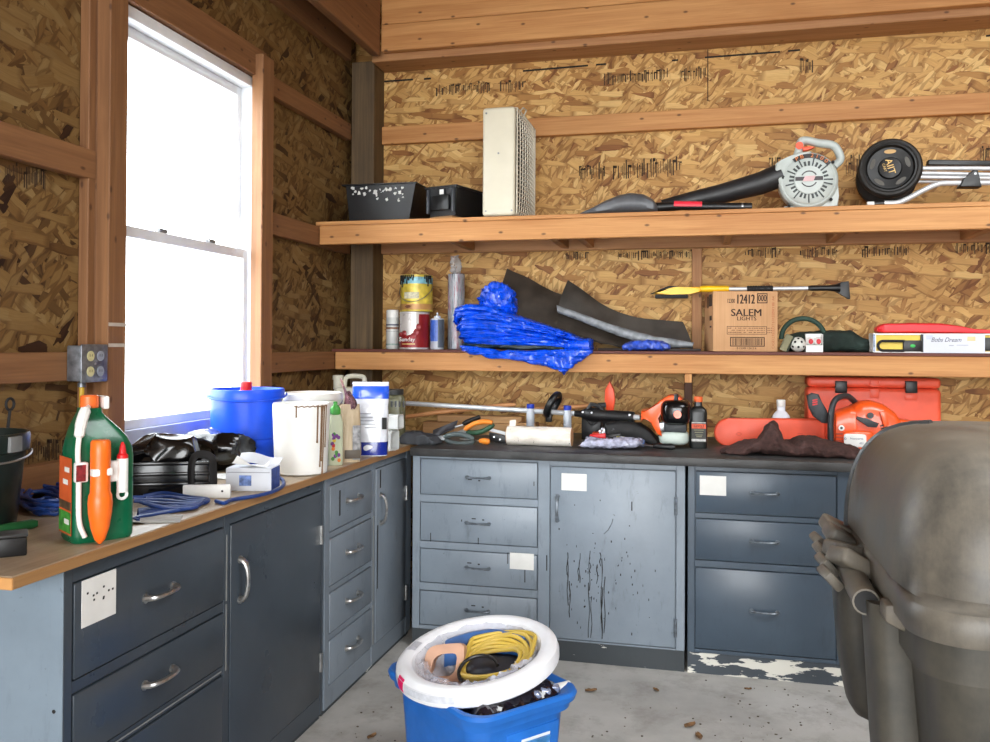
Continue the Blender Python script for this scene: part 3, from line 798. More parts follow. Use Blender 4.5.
gutter('short white ribbed gutter piece lying on the wooden worktop corner, lower of the two', (-1.438, 3.74, ZT), .13, .075, .09, -.2)
gutter('short white ribbed gutter piece lying askew on top of another one', (-1.428, 3.75, ZT+.094), .15, .072, .066, -.05, -.03)
# white jug with handle
b = V((-1.76, 4.10, ZT)); r = thing('jug', 'white plastic jug with a moulded handle, behind the bags in the corner', 'jug', b)
T = frame(b, .42); JW = pm('offwhite_jug', (206, 204, 186), .4, var=.06)
MB(T).rings([srect(.165*k, .10*k, z, e=.45) for z, k in ((0, .95), (.01, 1), (.22, 1), (.25, .92), (.262, .8), (.265, .5))]).build('bottle', JW, r)
m = MB(T); m.tube(spline([(.075, 0, .235), (.078, 0, .30), (.06, 0, .318), (.0, 0, .318), (-.02, 0, .30), (-.022, 0, .25)], 6), .012, 10); m.build('handle', JW, r)
MB(T).lathe([(.024, .255), (.024, .30), (.028, .302), (.028, .322), (.025, .325)], (-.055, 0, 0), 24).build('cap', JW, r)
b = V((-1.555, 4.19, ZT)); T = frame(b, .3)
r = thing('jar', 'murky olive glass jar with a dark lid, behind the white gutter pieces', 'jar', b)
MB(T).rings([srect(.125*k, .10*k, z, e=.55) for z, k in ((0, .95), (.01, 1), (.19, 1), (.215, .9), (.225, .8))]).build('jar_body', pm('murky_glass', (112, 112, 86), .25, var=.25), r)
MB(T).lathe([(.05, .225), (.053, .227), (.053, .25), (.05, .252)], (0, 0, 0), 28).build('lid', pm('dark_lid', (52, 56, 58), .4), r)
m = MB(T)
for k in range(6):
    x = -.05+.02*k; MB(T).box(x, x+.009, -.0515, -.0495, .165, .195).build('ridge', pm('dark_lid', (52, 56, 58), .4), r)

# small box of switch parts, white bar, papers, black tray and bag, blue cords
b = az(246, 491, ZT); T = frame((b.x, b.y+.045, ZT), math.radians(12))
r = thing('carton', 'small open white carton with a blue side in front of the white bucket', 'box', (b.x, b.y+.045, ZT))
CW = pm('carton_white', (214, 218, 226), .6, var=.05)
MB(T).box(-.075, .075, -.05, .05, 0, .075, .002, 1).build('box_body', CW, r)
MB(T).box(.0752, .0758, -.048, .048, .003, .073).build('blue_side', pm('carton_blue', (44, 76, 158), .5, vs=50, var=.3), r, smooth=0)
MB(T).box(-.03, .01, -.0508, -.0502, .018, .052).build('blue_print', pm('print_blue', (110, 136, 196), .6, vs=70, var=.4), r, smooth=0)
MB(T).box(-.07, .07, -.0506, -.0502, .060, .063).build('grey_print_line', pm('grey_line', (160, 164, 174), .5), r, smooth=0)
G = [[(-.072+.144*u, .05+.05*v, .076+.03*v*(1-.4*u)+.006*math.sin(u*6)) for v in [j/6 for j in range(7)]] for u in [i/12 for i in range(13)]]
MB(T).sheet(G, .002).build('flap', CW, r)
G = [[(-.06+.11*u, -.035+.06*v, .078+.018*math.sin(u*5+v*2)*v+.012*(1-u)) for v in [j/8 for j in range(9)]] for u in [i/12 for i in range(13)]]
MB(T).sheet(G, .0012).build('instruction_sheet', PAPER, r)
b = az(211, 498, ZT); T = frame((b.x, b.y, ZT), math.radians(20), 0, 0)
r = thing('switch_plate', 'white plastic strip with a screw hole standing on edge beside the small carton', 'plate', (b.x, b.y, ZT))
MB(T).box(-.085, .06, -.006, .006, 0, .042, .004).build('plate', WHITE, r)
MB(T).cyl((.035, -.0061, .022), (.035, -.0069, .022), .0035, 10).build('screw_hole', MATTE, r)
def paper(label, c, w, d, rz, seed, m_=PAPER, lift=.012):
    T = frame(c, rz)
    G = [[(w*(u-.5), d*(v-.5), .0016+lift*abs(noise.noise(V((u*2+seed, v*2, 0))))) for v in [j/8 for j in range(9)]] for u in [i/8 for i in range(9)]]
    tagit(MB(T).sheet(G, .0012).build('paper_sheet', m_), label, 'paper', None)
b = az(150, 523, ZT); paper('loose grey paper sheet lying beside the green jug', (b.x-.02, b.y+.03, ZT), .16, .10, .5, 1, pm('grey_paper', (176, 176, 172), .8))
b = az(205, 478, ZT); paper('white paper sheet lying between the black tray and the small carton', (b.x, b.y+.03, ZT), .15, .14, .3, 2)
b = az(262, 462, ZT); paper('red and white leaflet lying behind the small carton', (b.x-.03, b.y+.0, ZT), .13, .10, .2, 5, pm('leaflet', (226, 120, 130), .6, vs=22, var=.5))
GLB = pm('black_bag_film', (13, 13, 14), .16, var=.4, coat=.3)
b = az(168, 496, ZT); c = V((b.x-.05, b.y+.08, ZT)); T = frame(c, math.radians(24))
r = thing('utility_tray', 'glossy black plastic tray with ribbed sides on the wooden worktop by the jug', 'tray', c)
GB = pm('gloss_black', (16, 16, 18), .18, var=.3)
m = MB(T); w, d, h = .27, .17, .105
m.box(-w/2, w/2, -d/2, -d/2+.008, 0, h, .003); m.box(-w/2, w/2, d/2-.008, d/2, 0, h, .003)
m.box(-w/2, -w/2+.008, -d/2+.008, d/2-.008, 0, h, .003); m.box(w/2-.008, w/2, -d/2+.008, d/2-.008, 0, h, .003); m.box(-w/2+.008, w/2-.008, -d/2+.008, d/2-.008, 0, .006)
m.build('tray_shell', GB, r)
for z in (.03, .062, .095): MB(T).box(-w/2-.005, w/2+.005, -d/2-.007, -d/2-.0005, z, z+.012, .003).build('rib', GB, r)
m = MB(T); m.tube(spline([(.085, -d/2-.012, .005), (.083, -d/2-.014, .09), (.095, -d/2-.014, .125), (.12, -d/2-.014, .13), (.145, -d/2-.012, .115), (.15, -d/2-.01, .06), (.15, -d/2-.01, .005)], 6), .008, 8, flat=1.8); m.build('carry_strap', MATTE, r)
tagit(MB(T).pillow((-.02, .0, .125), .115, .065, .055, .8, .9, 44, 26, .030, 9, 3, True).build('bag', GLB, smooth=18), 'crumpled black plastic bag lying in the ribbed black tray', 'bag')
b = az(222, 470, ZT); c = V((b.x-.03, b.y+.0, ZT+.075))
tagit(MB().pillow(c, .15, .085, .07, .7, .9, 52, 30, .036, 8, 8, True, zmin=ZT+.001).build('bag', GLB, smooth=18, origin=(c.x, c.y, ZT)), 'crumpled black plastic bag in front of the blue bucket', 'bag')
CORD = pm('blue_cord', (28, 62, 130), .45, var=.2)
def cordpx(pts, rr=.006, z=ZT): return [az(a, b_, z)+V((0, 0, rr+dz)) for a, b_, dz in pts]
P = spline(cordpx([(216, 503, 0), (224, 505, 0), (231, 502, 0), (242, 500, 0), (258, 497.5, 0), (274, 493, 0), (283, 487.5, 0), (283, 482, 0), (277, 478, 0)]), 8)
tagit(MB().tube(P, .006, 8).build('cord', CORD), 'blue cord looping in front of the small white carton', 'cord')
r = thing('cord', 'tangled blue coil of cord on the worktop under the black tray', 'cord', az(165, 510, ZT))
for k in range(7):
    rn = random.Random(k); P = cordpx([(136+rn.uniform(-6, 10), 498+2.6*k, .004*k), (160+rn.uniform(-8, 8), 497+2.6*k+rn.uniform(-2, 2), .006), (188, 500+2*k, .004), (208-2*k, 502+1.3*k, .002), (200-6*k, 506+1.5*k, 0), (165-5*k, 509+1.9*k, .0), (138, 512+1.8*k, 0)])
    MB().tube(spline(P, 6), .0055, 8).build('loop', CORD, r)
r = thing('cord', 'tangled blue coil of cord behind the green jug', 'cord', az(50, 512, ZT))
for k in range(8):
    rn = random.Random(40+k); cx_, cy_ = 48+rn.uniform(-8, 8), 507+rn.uniform(-3, 3); A_ = 26+rn.uniform(-8, 9); B_ = 11+rn.uniform(-3, 4)
    P = [az(cx_+A_*math.cos(t), cy_+B_*math.sin(t)*.8, ZT)+V((0, 0, .006+.004*k+.006*math.sin(3*t+k)**2)) for t in [2*PI*i/22 for i in range(22)]]
    MB().tube(P, .0058, 8, True).build('loop', CORD, r)
# dark bucket, hook rod, green handled tool, black case at the near left
c = V((-1.835, 1.84, ZT)); DG = pm('dark_green_bucket', (24, 36, 34), .35, var=.25)
r = thing('bucket', 'dark green plastic bucket with a wire handle at the left end of the worktop', 'bucket', c)
MB().lathe([(.105, 0), (.11, .006), (.13, .20), (.14, .204), (.142, .24), (.139, .25), (.132, .25), (.128, .23), (.106, .01), (.002, .008)], c, 44).build('shell', DG, r)
MB().tube([c+V((.144*math.cos(t), .144*math.sin(t), .212-.012*math.cos(t-.9)-.03*math.sin((t+PI*.75)))) for t in [-PI*.75+PI*i/24 for i in range(25)]], .0028, 8).build('wire_handle', STEEL, r)
MB().box(c.x+.132, c.x+.148, c.y-.02, c.y+.02, ZT+.205, ZT+.245, .003).build('handle_lug', pm('grey_plastic', (120, 122, 122), .4), r)
a = az(2, 470, ZT); q0 = V((-1.80, 1.90, ZT+.02)); q1 = ax(10, 410, -1.86)
m = MB(); m.tube([q0, q1], .004, 8); m.tube([q1+V((0, .014*math.cos(t), .016+.016*math.sin(t))) for t in [2*PI*i/16 for i in range(16)]], .0038, 8, True)
tagit(m.build('hook_rod', MATTE, origin=q0), 'thin black rod with a ring end leaning in the dark bucket', 'rod')
r = thing('hand_tool', 'small tool with a green rubber grip lying in front of the dark bucket', 'tool', az(20, 531, ZT))
P = [az(-14, 537, ZT)+V((0, 0, .013)), az(8, 533, ZT)+V((0, 0, .013)), az(32, 529, ZT)+V((0, 0, .013)), az(38, 528.5, ZT)+V((0, 0, .013))]
MB().tube(P, [.010, .0125, .0125, .008], 12).build('grip', pm('grip_green', (26, 92, 48), .5), r)
MB().tube([P[0]-(P[1]-P[0])*1.4, P[0]], .005, 8).build('shank', STEEL, r)
b = az(8, 557, ZT); T = frame((b.x-.015, b.y+.02, ZT), .75)
r = thing('battery_case', 'small black plastic case at the near edge of the worktop', 'case', (b.x-.015, b.y+.02, ZT))
MB(T).box(-.05, .035, -.03, .03, 0, .042, .004).build('case_body', BLACK, r); MB(T).box(-.052, .037, -.032, .032, .0425, .05, .003).build('case_lid', pm('grey_black', (44, 44, 44), .5), r)
# outlet box on the left wall
r = thing('outlet_box', 'grey metal outlet box with four round receptacles on the framing left of the window', 'outlet', (-1.96, 2.43, 1.295))
GZ = pm('galvanised', (128, 132, 138), .4, .6, var=.3, vs=40)
MB().box(-1.989, -1.935, 2.372, 2.488, 1.295, 1.41, .004).build('box_body', GZ, r)
MB().box(-1.9349, -1.929, 2.368, 2.492, 1.291, 1.414, .003).build('cover_plate', GZ, r)
for y, mm in ((2.408, pm('ivory_outlet', (206, 200, 150), .4)), (2.455, pm('grey_outlet', (150, 158, 170), .4))):
    for z in (1.326, 1.376):
        o = MB().cyl((-1.929, y, z), (-1.9265, y, z), .0165, 20).build('receptacle', mm, r)
        for d in (-.005, .005): MB().box(-1.9265, -1.926, y+d-.001, y+d+.001, z-.002, z+.006).build('slot', MATTE, o, smooth=0)
MB().cyl((-1.929, 2.4315, 1.351), (-1.9265, 2.4315, 1.351), .004, 10).build('screw', STEEL, r)
MB().lathe([(.013, 0), (.013, .012), (.010, .013), (.010, .02)], (-1.962, 2.41, 1.276), 14).build('cable_clamp', GZ, r)
tagit(MB().tube([(-1.962, 2.41, 1.275), (-1.965, 2.412, 1.15), (-1.978, 2.414, 1.06), (-1.979, 2.414, .945)], .0075, 8).build('cable', pm('yellow_cable', (206, 166, 52), .5)), 'yellow electric cable running down from the grey outlet box', 'cable')
# ---------------------------------------------------------------- on the dark worktop
def pxprism(pts, y0, th, m_, name, parent, bev=.004, smooth=35):
    return MB().prism(poly(*pts, y=y0), (0, th, 0), bev).build(name, m_, parent, smooth)
OR2 = pm('saw_orange', (248, 92, 30), .32, var=.06, coat=.3)
DK = pm('dark_grey_plastic', (48, 52, 56), .5, var=.2)
# string trimmer
A, B = ay(640, 417.5, 4.22), ay(378, 401.5, 4.48)
d = (A-B).normalized()
r = thing('string_trimmer', 'orange and black string trimmer with a long silver shaft lying along the dark worktop', 'trimmer', (-.2, 4.25, ZT))
def on(px): # point of the shaft sighted at px
    lo, hi = 0., 1.
    for _ in range(40):
        t = (lo+hi)/2; q = B+(A-B)*t
        w = (q-CAMP); x = CX+FPX*w.dot(RT)/w.dot(FW)
        if x < px: lo = t
        else: hi = t
    return B+(A-B)*lo
MB().cyl(B-d*.25, A, .0125, 18).build('shaft', ALU, r)
MB().cyl(on(575), on(604), .0155, 18).build('shaft_sleeve', BLACK, r)
c = on(549); up = V((0, 0, 1)); side = d.cross(up).normalized()
lp = [c + up*(.038+.05*math.sin(t)) + side*(.05*math.cos(t)) + d*(.02+.025*math.sin(t)) for t in [2*PI*i/28 for i in range(28)]]
h = MB().tube(lp, .019, 12, True).build('loop_handle', BLACK, r)
MB().bar(c-up*.05, c+up*.012, .035, .03, (1, 0, 0), .005).build('clamp', BLACK, h)
MB().cyl(c-side*.02-d*.0+up*.02, c-side*.024+up*.02, .005, 10).build('screw', STEEL, h)
a, b = on(581), on(634)
MB().rings([[q + up*(rr*math.sin(2*PI*k/16)) + side*(rr*.8*math.cos(2*PI*k/16)) for k in range(16)] for q, rr in [(a+(b-a)*t, rr) for t, rr in ((0, .018), (.06, .026), (.2, .036), (.3, .034), (.45, .026), (.9, .028), (1, .026))]]).build('grip', BLACK, r)
m = MB(); m.tube([a+(b-a)*.12+up*.02, a+(b-a)*.2+up*.05, a+(b-a)*.33+up*.045, a+(b-a)*.42+up*.02], .012, 8, flat=.7); m.tube([a+(b-a)*.1-up*.02, a+(b-a)*.2-up*.05, a+(b-a)*.38-up*.02], .009, 8, flat=.7); m.build('throttle_trigger', BLACK, r)
for t in (.05, .22, .93): MB().cyl(a+(b-a)*t-V((0, .026, -.012)), a+(b-a)*t-V((0, .034, -.012)), .005, 10).build('screw', STEEL, r)
MB().cyl(on(634), on(643), .010, 14).build('collar', STEEL, r)
pxprism([(641, 411), (650, 411), (658, 402), (668, 396), (676, 395), (683, 400), (687, 412), (687, 420), (681, 408), (675, 401), (668, 403), (661, 410), (656, 418), (660, 428), (662, 437), (657, 434), (651, 424), (649, 418), (641, 421)], 4.15, .16, OR2, 'shroud', r, .008)
MB().pillow(ay(676, 411.5, 4.21), .072, .11, .062, .55, .6, 32, 18).build('engine_cover', GB, r)
MB().cyl(ay(677.5, 414.5, 4.11), ay(677.5, 414.5, 4.09), .018, 20).build('cover_knob', OR2, r)
MB().cyl(ay(676, 400, 4.16), ay(676, 394, 4.16), .016, 14, .011).build('primer_cap', BLACK, r)
MB().box(ay(664, 0, 4.16).x, ay(688, 0, 4.16).x, 4.155, 4.29, ay(664, 432, 4.16).z, ay(664, 422, 4.16).z, .006).build('cylinder_block', DK, r)
MB().box(ay(659.5, 0, 4.15).x, ay(666, 0, 4.15).x, 4.152, 4.2, ay(660, 431, 4.15).z, ay(660, 422.5, 4.15).z, .004).build('muffler_shield', STEEL, r)
MB().pillow(ay(674, 438, 4.22)+V((0, 0, .004)), .070, .075, .035, .6, .6, 28, 16).build('fuel_tank', pm('milky_tank', (196, 208, 200), .35, var=.06), r)
slab(MB(), [(604, 424), (620, 421), (640, 424), (652, 433), (660, 443)], [(604, 440), (625, 441), (645, 444), (655, 446), (660, 447)], 4.19, 4.30, .006, 14, 2, zmin=ZT+.001).build('debris_guard', MATTE, r)
# sticks and lumber behind
TAN = wood('tool_handle', (196, 142, 92), (164, 108, 64), axis=0, knots=False, rough=.45)
TAN2 = wood('lumber_tan', (188, 146, 98), (150, 108, 66), axis=0, knots=False)
tagit(MB().tube([ay(396, 418.5, 4.40), ay(440, 412, 4.42), ay(480, 408, 4.44), ay(508, 405, 4.45), ay(516, 404.6, 4.45)], [.011, .0125, .0135, .0135, .010], 14).build('wooden_pole', TAN), 'turned wooden tool handle lying across the lumber behind the garden tools', 'handle')
r = thing('garden_tool', 'wooden tool handle with a grey metal tip behind the black loop handle', 'handle', ay(580, 410, 4.55))
e = ay(598, 405.5, 4.56); MB().tube([ay(515, 411, 4.52), ay(560, 408, 4.55), e], .013, 14).build('shaft', TAN, r); MB().tube([e, ay(606, 405, 4.565)], .0135, 14).build('metal_tip', DK, r)
tagit(MB().box(-1.50, -.83, 4.50, 4.59, ZT, ZT+.062, .003, 1).build('board', TAN2), 'tan board lying flat on the dark worktop below the wooden tool handle', 'board')
tagit(MB().box(-1.42, -.95, 4.505, 4.585, ZT+.0625, ZT+.10, .003, 1).build('board', TAN2), 'short tan board stacked on the long flat board behind the garden tools', 'board')
tagit(MB().box(-.94, -.84, 4.33, 4.42, ZT+.042, ZT+.085, .003, 1).build('wood_block', TAN2), 'small pale wood block on the reddish block behind the birch log', 'block')
tagit(MB().box(-.985, -.79, 4.32, 4.43, ZT, ZT+.0415, .003, 1).build('wood_block', wood('reddish_block', (130, 78, 56), (96, 52, 36), axis=0, knots=False)), 'reddish brown wood block behind the white birch log', 'block')
# dark rag, trowel and pruners
slab(MB(), [(398, 437), (403, 433), (412, 432.5), (420, 434), (430, 438), (436, 442)], [(398, 446), (408, 447.5), (418, 448), (430, 446.5), (436, 445)], 3.95, 4.10, .013, 16, 5, zmin=ZT+.001).build('rag', pm('charcoal_cloth', (58, 60, 64), .9, var=.25, bump=.3), origin=None)
tagit(COL.objects['rag'], 'charcoal grey rag lying on the left end of the dark worktop', 'rag')
r = thing('trowel', 'dark steel trowel blade among the garden tools on the dark worktop', 'trowel', ay(445, 440, 4.2))
G = []
q0, q1 = ay(432, 436.5, 4.12), ay(455, 427, 4.20)
for i in range(11):
    t = i/10; w = .004+.034*math.sin(min(1, t*1.25)*PI/2); c = q0+(q1-q0)*t
    G.append([c+V((.004*s_, w*s_, .016*s_*s_-.004+.02*s_)) for s_ in [-1+j/4 for j in range(9)]])
MB().sheet(G, .002).build('blade', pm('gunmetal', (92, 94, 100), .35, .7), r)
MB().tube([q1, q1+(q1-q0)*.35+V((0, 0, -.006))], .006, 8).build('shank', STEEL, r)
MB().tube([q1+(q1-q0)*.35, q1+(q1-q0)*.5, q1+(q1-q0)*1.1], [.009, .0135, .011], 12).build('grip', BLACK, r)
def pruner(label, p0, p1, c1, c2, y, dz=.0):
    r = thing('garden_pruner', label, 'pruners', ay(*p0, y))
    a, b = ay(*p0, y), ay(*p1, y); d = (b-a); n = V((-d.z, 0, d.x)).normalized()
    for s_, c in ((1, c1), (-1, c2)):
        P = [a+d*t+n*(s_*(.004+.020*math.sin(t*PI)**.8))+V((0, -.006*s_, 0)) for t in [i/10 for i in range(11)]]
        MB().tube(P, [.008]+[.0125]*8+[.0125, .0105], 12).build('grip', c, r)
    m = MB(); m.prism([a+n*.013, a+n*.007-d*.25, a-d*.52, a-d*.2-n*.010, a-n*.013], (0, .005, 0), .001, 1); m.build('blade', STEEL, r)
    MB().cyl(a+V((0, -.006, 0)), a+V((0, -.014, 0)), .009, 14).build('pivot_bolt', STEEL, r)
    return r
GP = pm('grey_green_grip', (74, 84, 84), .5); OG = pm('amber_grip', (232, 134, 36), .45); GG = pm('dark_green_grip', (34, 74, 50), .5)
pruner('pruners with one orange and one green grip lying on top of the garden tools', (465, 431), (493, 423.5), OG, GG, 4.16)
pruner('pruners with grey green grips at the front of the garden tools', (444, 438), (474, 440), GP, GP, 4.05)
r = thing('screwdriver', 'screwdriver with a short orange grip at the front of the garden tools', 'screwdriver', ay(486, 443, 4.06))
a = ay(488, 441.5, 4.045); MB().tube([a+V((-.045, .02, 0)), a+V((-.02, .01, 0)), a, a+V((.008, 0, 0))], [.010, .0155, .0145, .009], 12).build('grip', OG, r); MB().tube([a+V((-.045, .02, 0)), a+V((-.16, .07, .0))], .0035, 8).build('shank', STEEL, r)
r = thing('hand_saw', 'small dark tool with a pale metal blade left of the birch log', 'saw', ay(498, 436, 4.2))
MB().prism(poly((490, 428), (506, 432), (506, 435.5), (489, 431), y=4.20), (0, .004, 0), .001, 1).build('blade', ALU, r)
MB().prism(poly((489, 432.5), (508, 437), (508, 444), (500, 444.5), (489, 440), y=4.16), (0, .025, 0), .004).build('grip', BLACK, r)
for (px_, py_) in ((494, 437), (500, 439.5)): MB().cyl(ay(px_, py_, 4.16), ay(px_, py_, 4.156), .004, 8).build('rivet', STEEL, r)
# birch log
BARK = NT('birch_bark'); fN = BARK.noise(1, BARK.mapping((9, 30, 30)), 6, .65)
cB = BARK.ramp(fN, [(.28, (92, 74, 60)), (.36, (210, 200, 186)), (.6, (238, 232, 222))])
cB = BARK.mix(BARK.ramp(BARK.noise(1, BARK.mapping((60, 22, 22), loc=(3, 1, 0)), 5, .7), [(.64, K4), (.68, W4)]), cB, lin((88, 70, 56)))
BARK.set(Base_Color=cB, Roughness=.7); BARK.bump(fN, .4, .004)
lc = V((-.775, 4.09, ZT+.046)); r = thing('birch_log', 'white birch log lying in front of the silver trimmer shaft', 'log', (-.775, 4.09, ZT))
R_ = []
for i in range(25):
    x = -.155+.31*i/24
    R_.append([lc+V((x, (.0455+.0018*noise.noise(V((x*20, k*.5, 1))))*math.cos(2*PI*k/36), (.0455+.0015*noise.noise(V((x*24, k*.6, 4))))*math.sin(2*PI*k/36))) for k in range(36)])
MB().rings(R_).build('bark', BARK.m, r)
for s_ in (-1, 1): MB().lathe([(.042, 0), (.043, .0025), (.002, .004)], lc+V((s_*.1552, 0, 0)), 28, (s_, 0, 0)).build('cut_end', wood('cut_end', (206, 164, 122), (176, 128, 90), axis=0, knots=False), r)
rn = random.Random(9)
for k in range(1):
    x = -.145; q = lc+V((x, -.012, .045))
    G = [[q+V((u*.03, v*.008, .004*u+.016*v*v*(1 if k % 2 else -.2)+(.03*v if k == 0 else 0))) for v in [j/4 for j in range(5)]] for u in [i/4 for i in range(5)]]
    MB().sheet(G, .001).build('bark_curl', BARK.m, r)
# jars with blue caps behind the log
for k, (px_, py_, y, lab) in enumerate(((530.5, 404, 4.235, 'small clear jar with a blue cap behind the left part of the birch log'), (567.5, 405.5, 4.215, 'small clear jar with a blue cap behind the right end of the birch log'))):
    q = ay(px_, py_, y); q.z = ZT; t = ay(px_, py_, y).z-ZT
    r = thing('jar', lab, 'jar', q); MB().lathe([(.018, 0), (.020, .003), (.020, t-.045), (.016, t-.03), (.015, t-.022)], q, 24).build('jar_body', pm('cloudy_jar', (176, 182, 190), .25, var=.2), r)
    MB().lathe([(.018, t-.022), (.019, t-.02), (.019, t-.002), (.017, t)], q, 24).build('cap', pm('cap_blue', (36, 60, 170), .4), r)
tagit(MB().box(-.62, -.52, 4.42, 4.50, ZT, ZT+.12, .006).build('tool_case', BLACK), 'black box standing in shade behind the blue capped jars', 'box')
# orange wedge with its foot
r = thing('felling_wedge', 'tall pointed orange plastic wedge standing behind the trimmer grip', 'wedge', ay(610, 436, 4.62))
pxprism([(609.5, 381), (605, 390), (604.5, 400), (607, 413), (613, 413), (615, 400), (614, 390)], 4.60, .03, ORANGE, 'blade', r, .004)
z1 = ay(610, 412, 4.6).z; x0, x1 = ay(597, 412, 4.6).x, ay(620, 412, 4.6).x
MB().box(x0, x1, 4.585, 4.68, z1-.02, z1-.0005, .004).build('foot', ORANGE, r); MB().box(x0+.01, x1-.01, 4.60, 4.67, ZT, z1-.0205, .004).build('base_block', MATTE, r)
# clutter: clear packet, red tool, foil, yellow cap
PK = pm('plastic_packet', (176, 178, 200), .2, var=.3, vs=40, coat=.5)
tagit(slab(MB(), [(582, 444), (586, 438), (600, 440), (615, 438.5), (630, 439), (641, 440)], [(578, 448), (592, 449.5), (610, 449), (628, 449), (642, 446)], 4.01, 4.12, .009, 34, 3, e=.8, ridged=True, zmin=ZT+.001, nu=60, nv=26).build('packet', PK, smooth=20), 'crumpled clear plastic packet lying in front of the trimmer grip', 'packet')
tagit(slab(MB(), [(598, 431), (604, 427), (612, 427), (618, 430)], [(598, 434), (606, 436), (613, 436), (618, 434)], 4.20, 4.26, .012, 34, 8, e=.8, ridged=True).build('foil', pm('foil', (190, 192, 200), .2, .7, vs=40, var=.3), smooth=18), 'ball of crinkled silver foil under the trimmer grip', 'foil')
q = ay(599, 437, 4.16); r = thing('pipe_clamp', 'small red plastic clamp with a black grip beside the clear packet', 'clamp', (q.x, q.y, ZT))
MB().bar(ay(590, 437, 4.16), ay(606, 436, 4.16), .03, .026, bev=.005).build('jaw', RED, r); MB().bar(ay(606, 437, 4.16), ay(621, 435, 4.16), .022, .02, bev=.004).build('grip', BLACK, r)
q = ay(621, 439.5, 4.13); r = thing('glue_tube', 'small tube with a yellow cap lying on the clear packet', 'tube', (q.x, q.y, ZT))
MB().cyl(q+V((-.022, 0, 0)), q+V((.016, 0, 0)), .014, 16).build('cap', pm('lime_yellow', (206, 200, 60), .4), r); MB().tube([q+V((.016, 0, 0)), q+V((.03, -.005, -.003)), q+V((.11, -.02, -.012))], [.012, .014, .016], 12, flat=.6).build('tube_body', pm('tube_blue', (96, 124, 176), .3, vs=30, var=.3), r)
r = thing('screwdriver', 'thin screwdriver with a black grip lying before the trimmer engine', 'screwdriver', ay(655, 447, 4.09))
MB().tube([ay(632, 444, 4.10), ay(653, 446, 4.08)], .0035, 8).build('shank', STEEL, r); MB().tube([ay(653, 446, 4.08), ay(657, 446, 4.08), ay(672, 447, 4.07), ay(675, 447, 4.07)], [.008, .013, .014, .009], 12).build('grip', BLACK, r)
r = thing('blower_strap', 'orange plastic strip lying under the black trimmer grip', 'strip', ay(608, 427, 4.3))
MB().box(ay(594, 0, 4.3).x, ay(621, 0, 4.3).x, 4.30, 4.36, ZT+.03, ZT+.05, .004).build('strip', ORANGE, r); MB().box(ay(598, 0, 4.3).x, ay(617, 0, 4.3).x, 4.31, 4.35, ZT, ZT+.0295, .003).build('foot', MATTE, r)
# oil bottle
q = az(698, 448.5, ZT); q.y += .025; T = frame(q, .08)
r = thing('oil_bottle', 'black oil bottle with an orange cap standing right of the trimmer engine', 'bottle', q)
OB = pm('oil_black', (22, 25, 24), .35, var=.2)
MB(T).rings([srect(.082*k, .055*max(k, .42), z, e=.5) for z, k in ((0, .95), (.006, 1), (.165, 1), (.180, .92), (.192, .66), (.198, .45), (.222, .40), (.224, .40))]).build('bottle', OB, r)
MB(T).lathe([(.020, .218), (.0205, .219), (.0205, .241), (.018, .243)], (0, 0, 0), 24).build('cap', pm('cap_orange', (240, 110, 60), .4), r)
for nm, c, z0, z1 in (('label', (52, 52, 48), .03, .125), ('orange_band', (226, 88, 48), .094, .116), ('white_band', (196, 196, 192), .034, .045), ('white_band', (206, 206, 200), .119, .124)):
    MB(T).box(-.032, .034, -.0285-(0.0006 if nm != 'label' else 0), -.0278-(.0006 if nm != 'label' else 0), z0, z1).build(nm, pm(nm, c, .5, vs=80, var=.2), r, smooth=0)
for k, z in enumerate((.085, .074, .062, .054)): MB(T).box(-.022+.004*k, .024-.003*k, -.0292, -.0287, z, z+.004).build('label_line', pm('olive_print', (130, 128, 96), .5), r, smooth=0)
text('2-CYCLE', pm('label_black', (30, 26, 24), .6), 'label_text', r, T@V((.001, -.0294, .105)), T.to_3x3()@V((1, 0, 0)), (0, 0, 1), .013)
# chainsaw, bar cover, towel, small bottle, case
r = thing('carrying_case', 'large orange plastic chainsaw case with two black latches against the back wall', 'case', (.84, 4.7, ZT))
CO = pm('case_orange', (246, 96, 66), .45, var=.06)
c0, c1 = ay(807, 400, 4.61), ay(942, 400, 4.61); zt = ay(870, 377.5, 4.61).z
zs = ay(870, 388, 4.61).z
m = MB(); m.box(c0.x, c1.x, 4.61, 4.752, ZT, zs-.001, .022, 4); m.build('case_body', CO, r)
m = MB(); m.box(c0.x+.002, c1.x-.002, 4.612, 4.752, zs+.001, zt, .018, 4); m.build('case_lid', CO, r)
for (a, b, rec) in ((836, 848, False), (906, 918, True)):
    xa, xb = ay(a, 0, 4.6).x, ay(b, 0, 4.6).x
    MB().box(xa, xb, 4.595, 4.609, ay(a, 393, 4.6).z, ay(a, 381, 4.6).z, .004).build('latch', BLACK, r)
    MB().box(xa, xb, 4.602, 4.6095, ay(a, 400, 4.6).z, ay(a, 394, 4.6).z, .003).build('latch_catch', CO, r)
xa, xb = ay(871, 0, 4.6).x, ay(880, 0, 4.6).x
MB().box(xa, xb, 4.604, 4.6095, ay(875, 398, 4.6).z, ay(875, 389, 4.6).z, .003).build('moulded_rib', CO, r); MB().box(xa, xb, 4.604, 4.6115, ay(875, 387, 4.6).z, ay(875, 380, 4.6).z, .003).build('moulded_rib', CO, r)
r = thing('bar_cover', 'long orange chainsaw bar cover with a rounded end behind the brown towel', 'cover', (.3, 4.4, ZT))
L_ = [ay(714+14-14*math.cos(t), 432.5-14*math.sin(t), 4.36) for t in [-PI/2+PI*i/14 for i in range(15)]]
P = L_ + [ay(826, 419, 4.36), ay(826, 447, 4.36)]
for q in P: q.z = max(q.z, ZT+.001)
MB().prism(P, (0, .05, 0), .010, 3).build('cover_shell', CO, r)
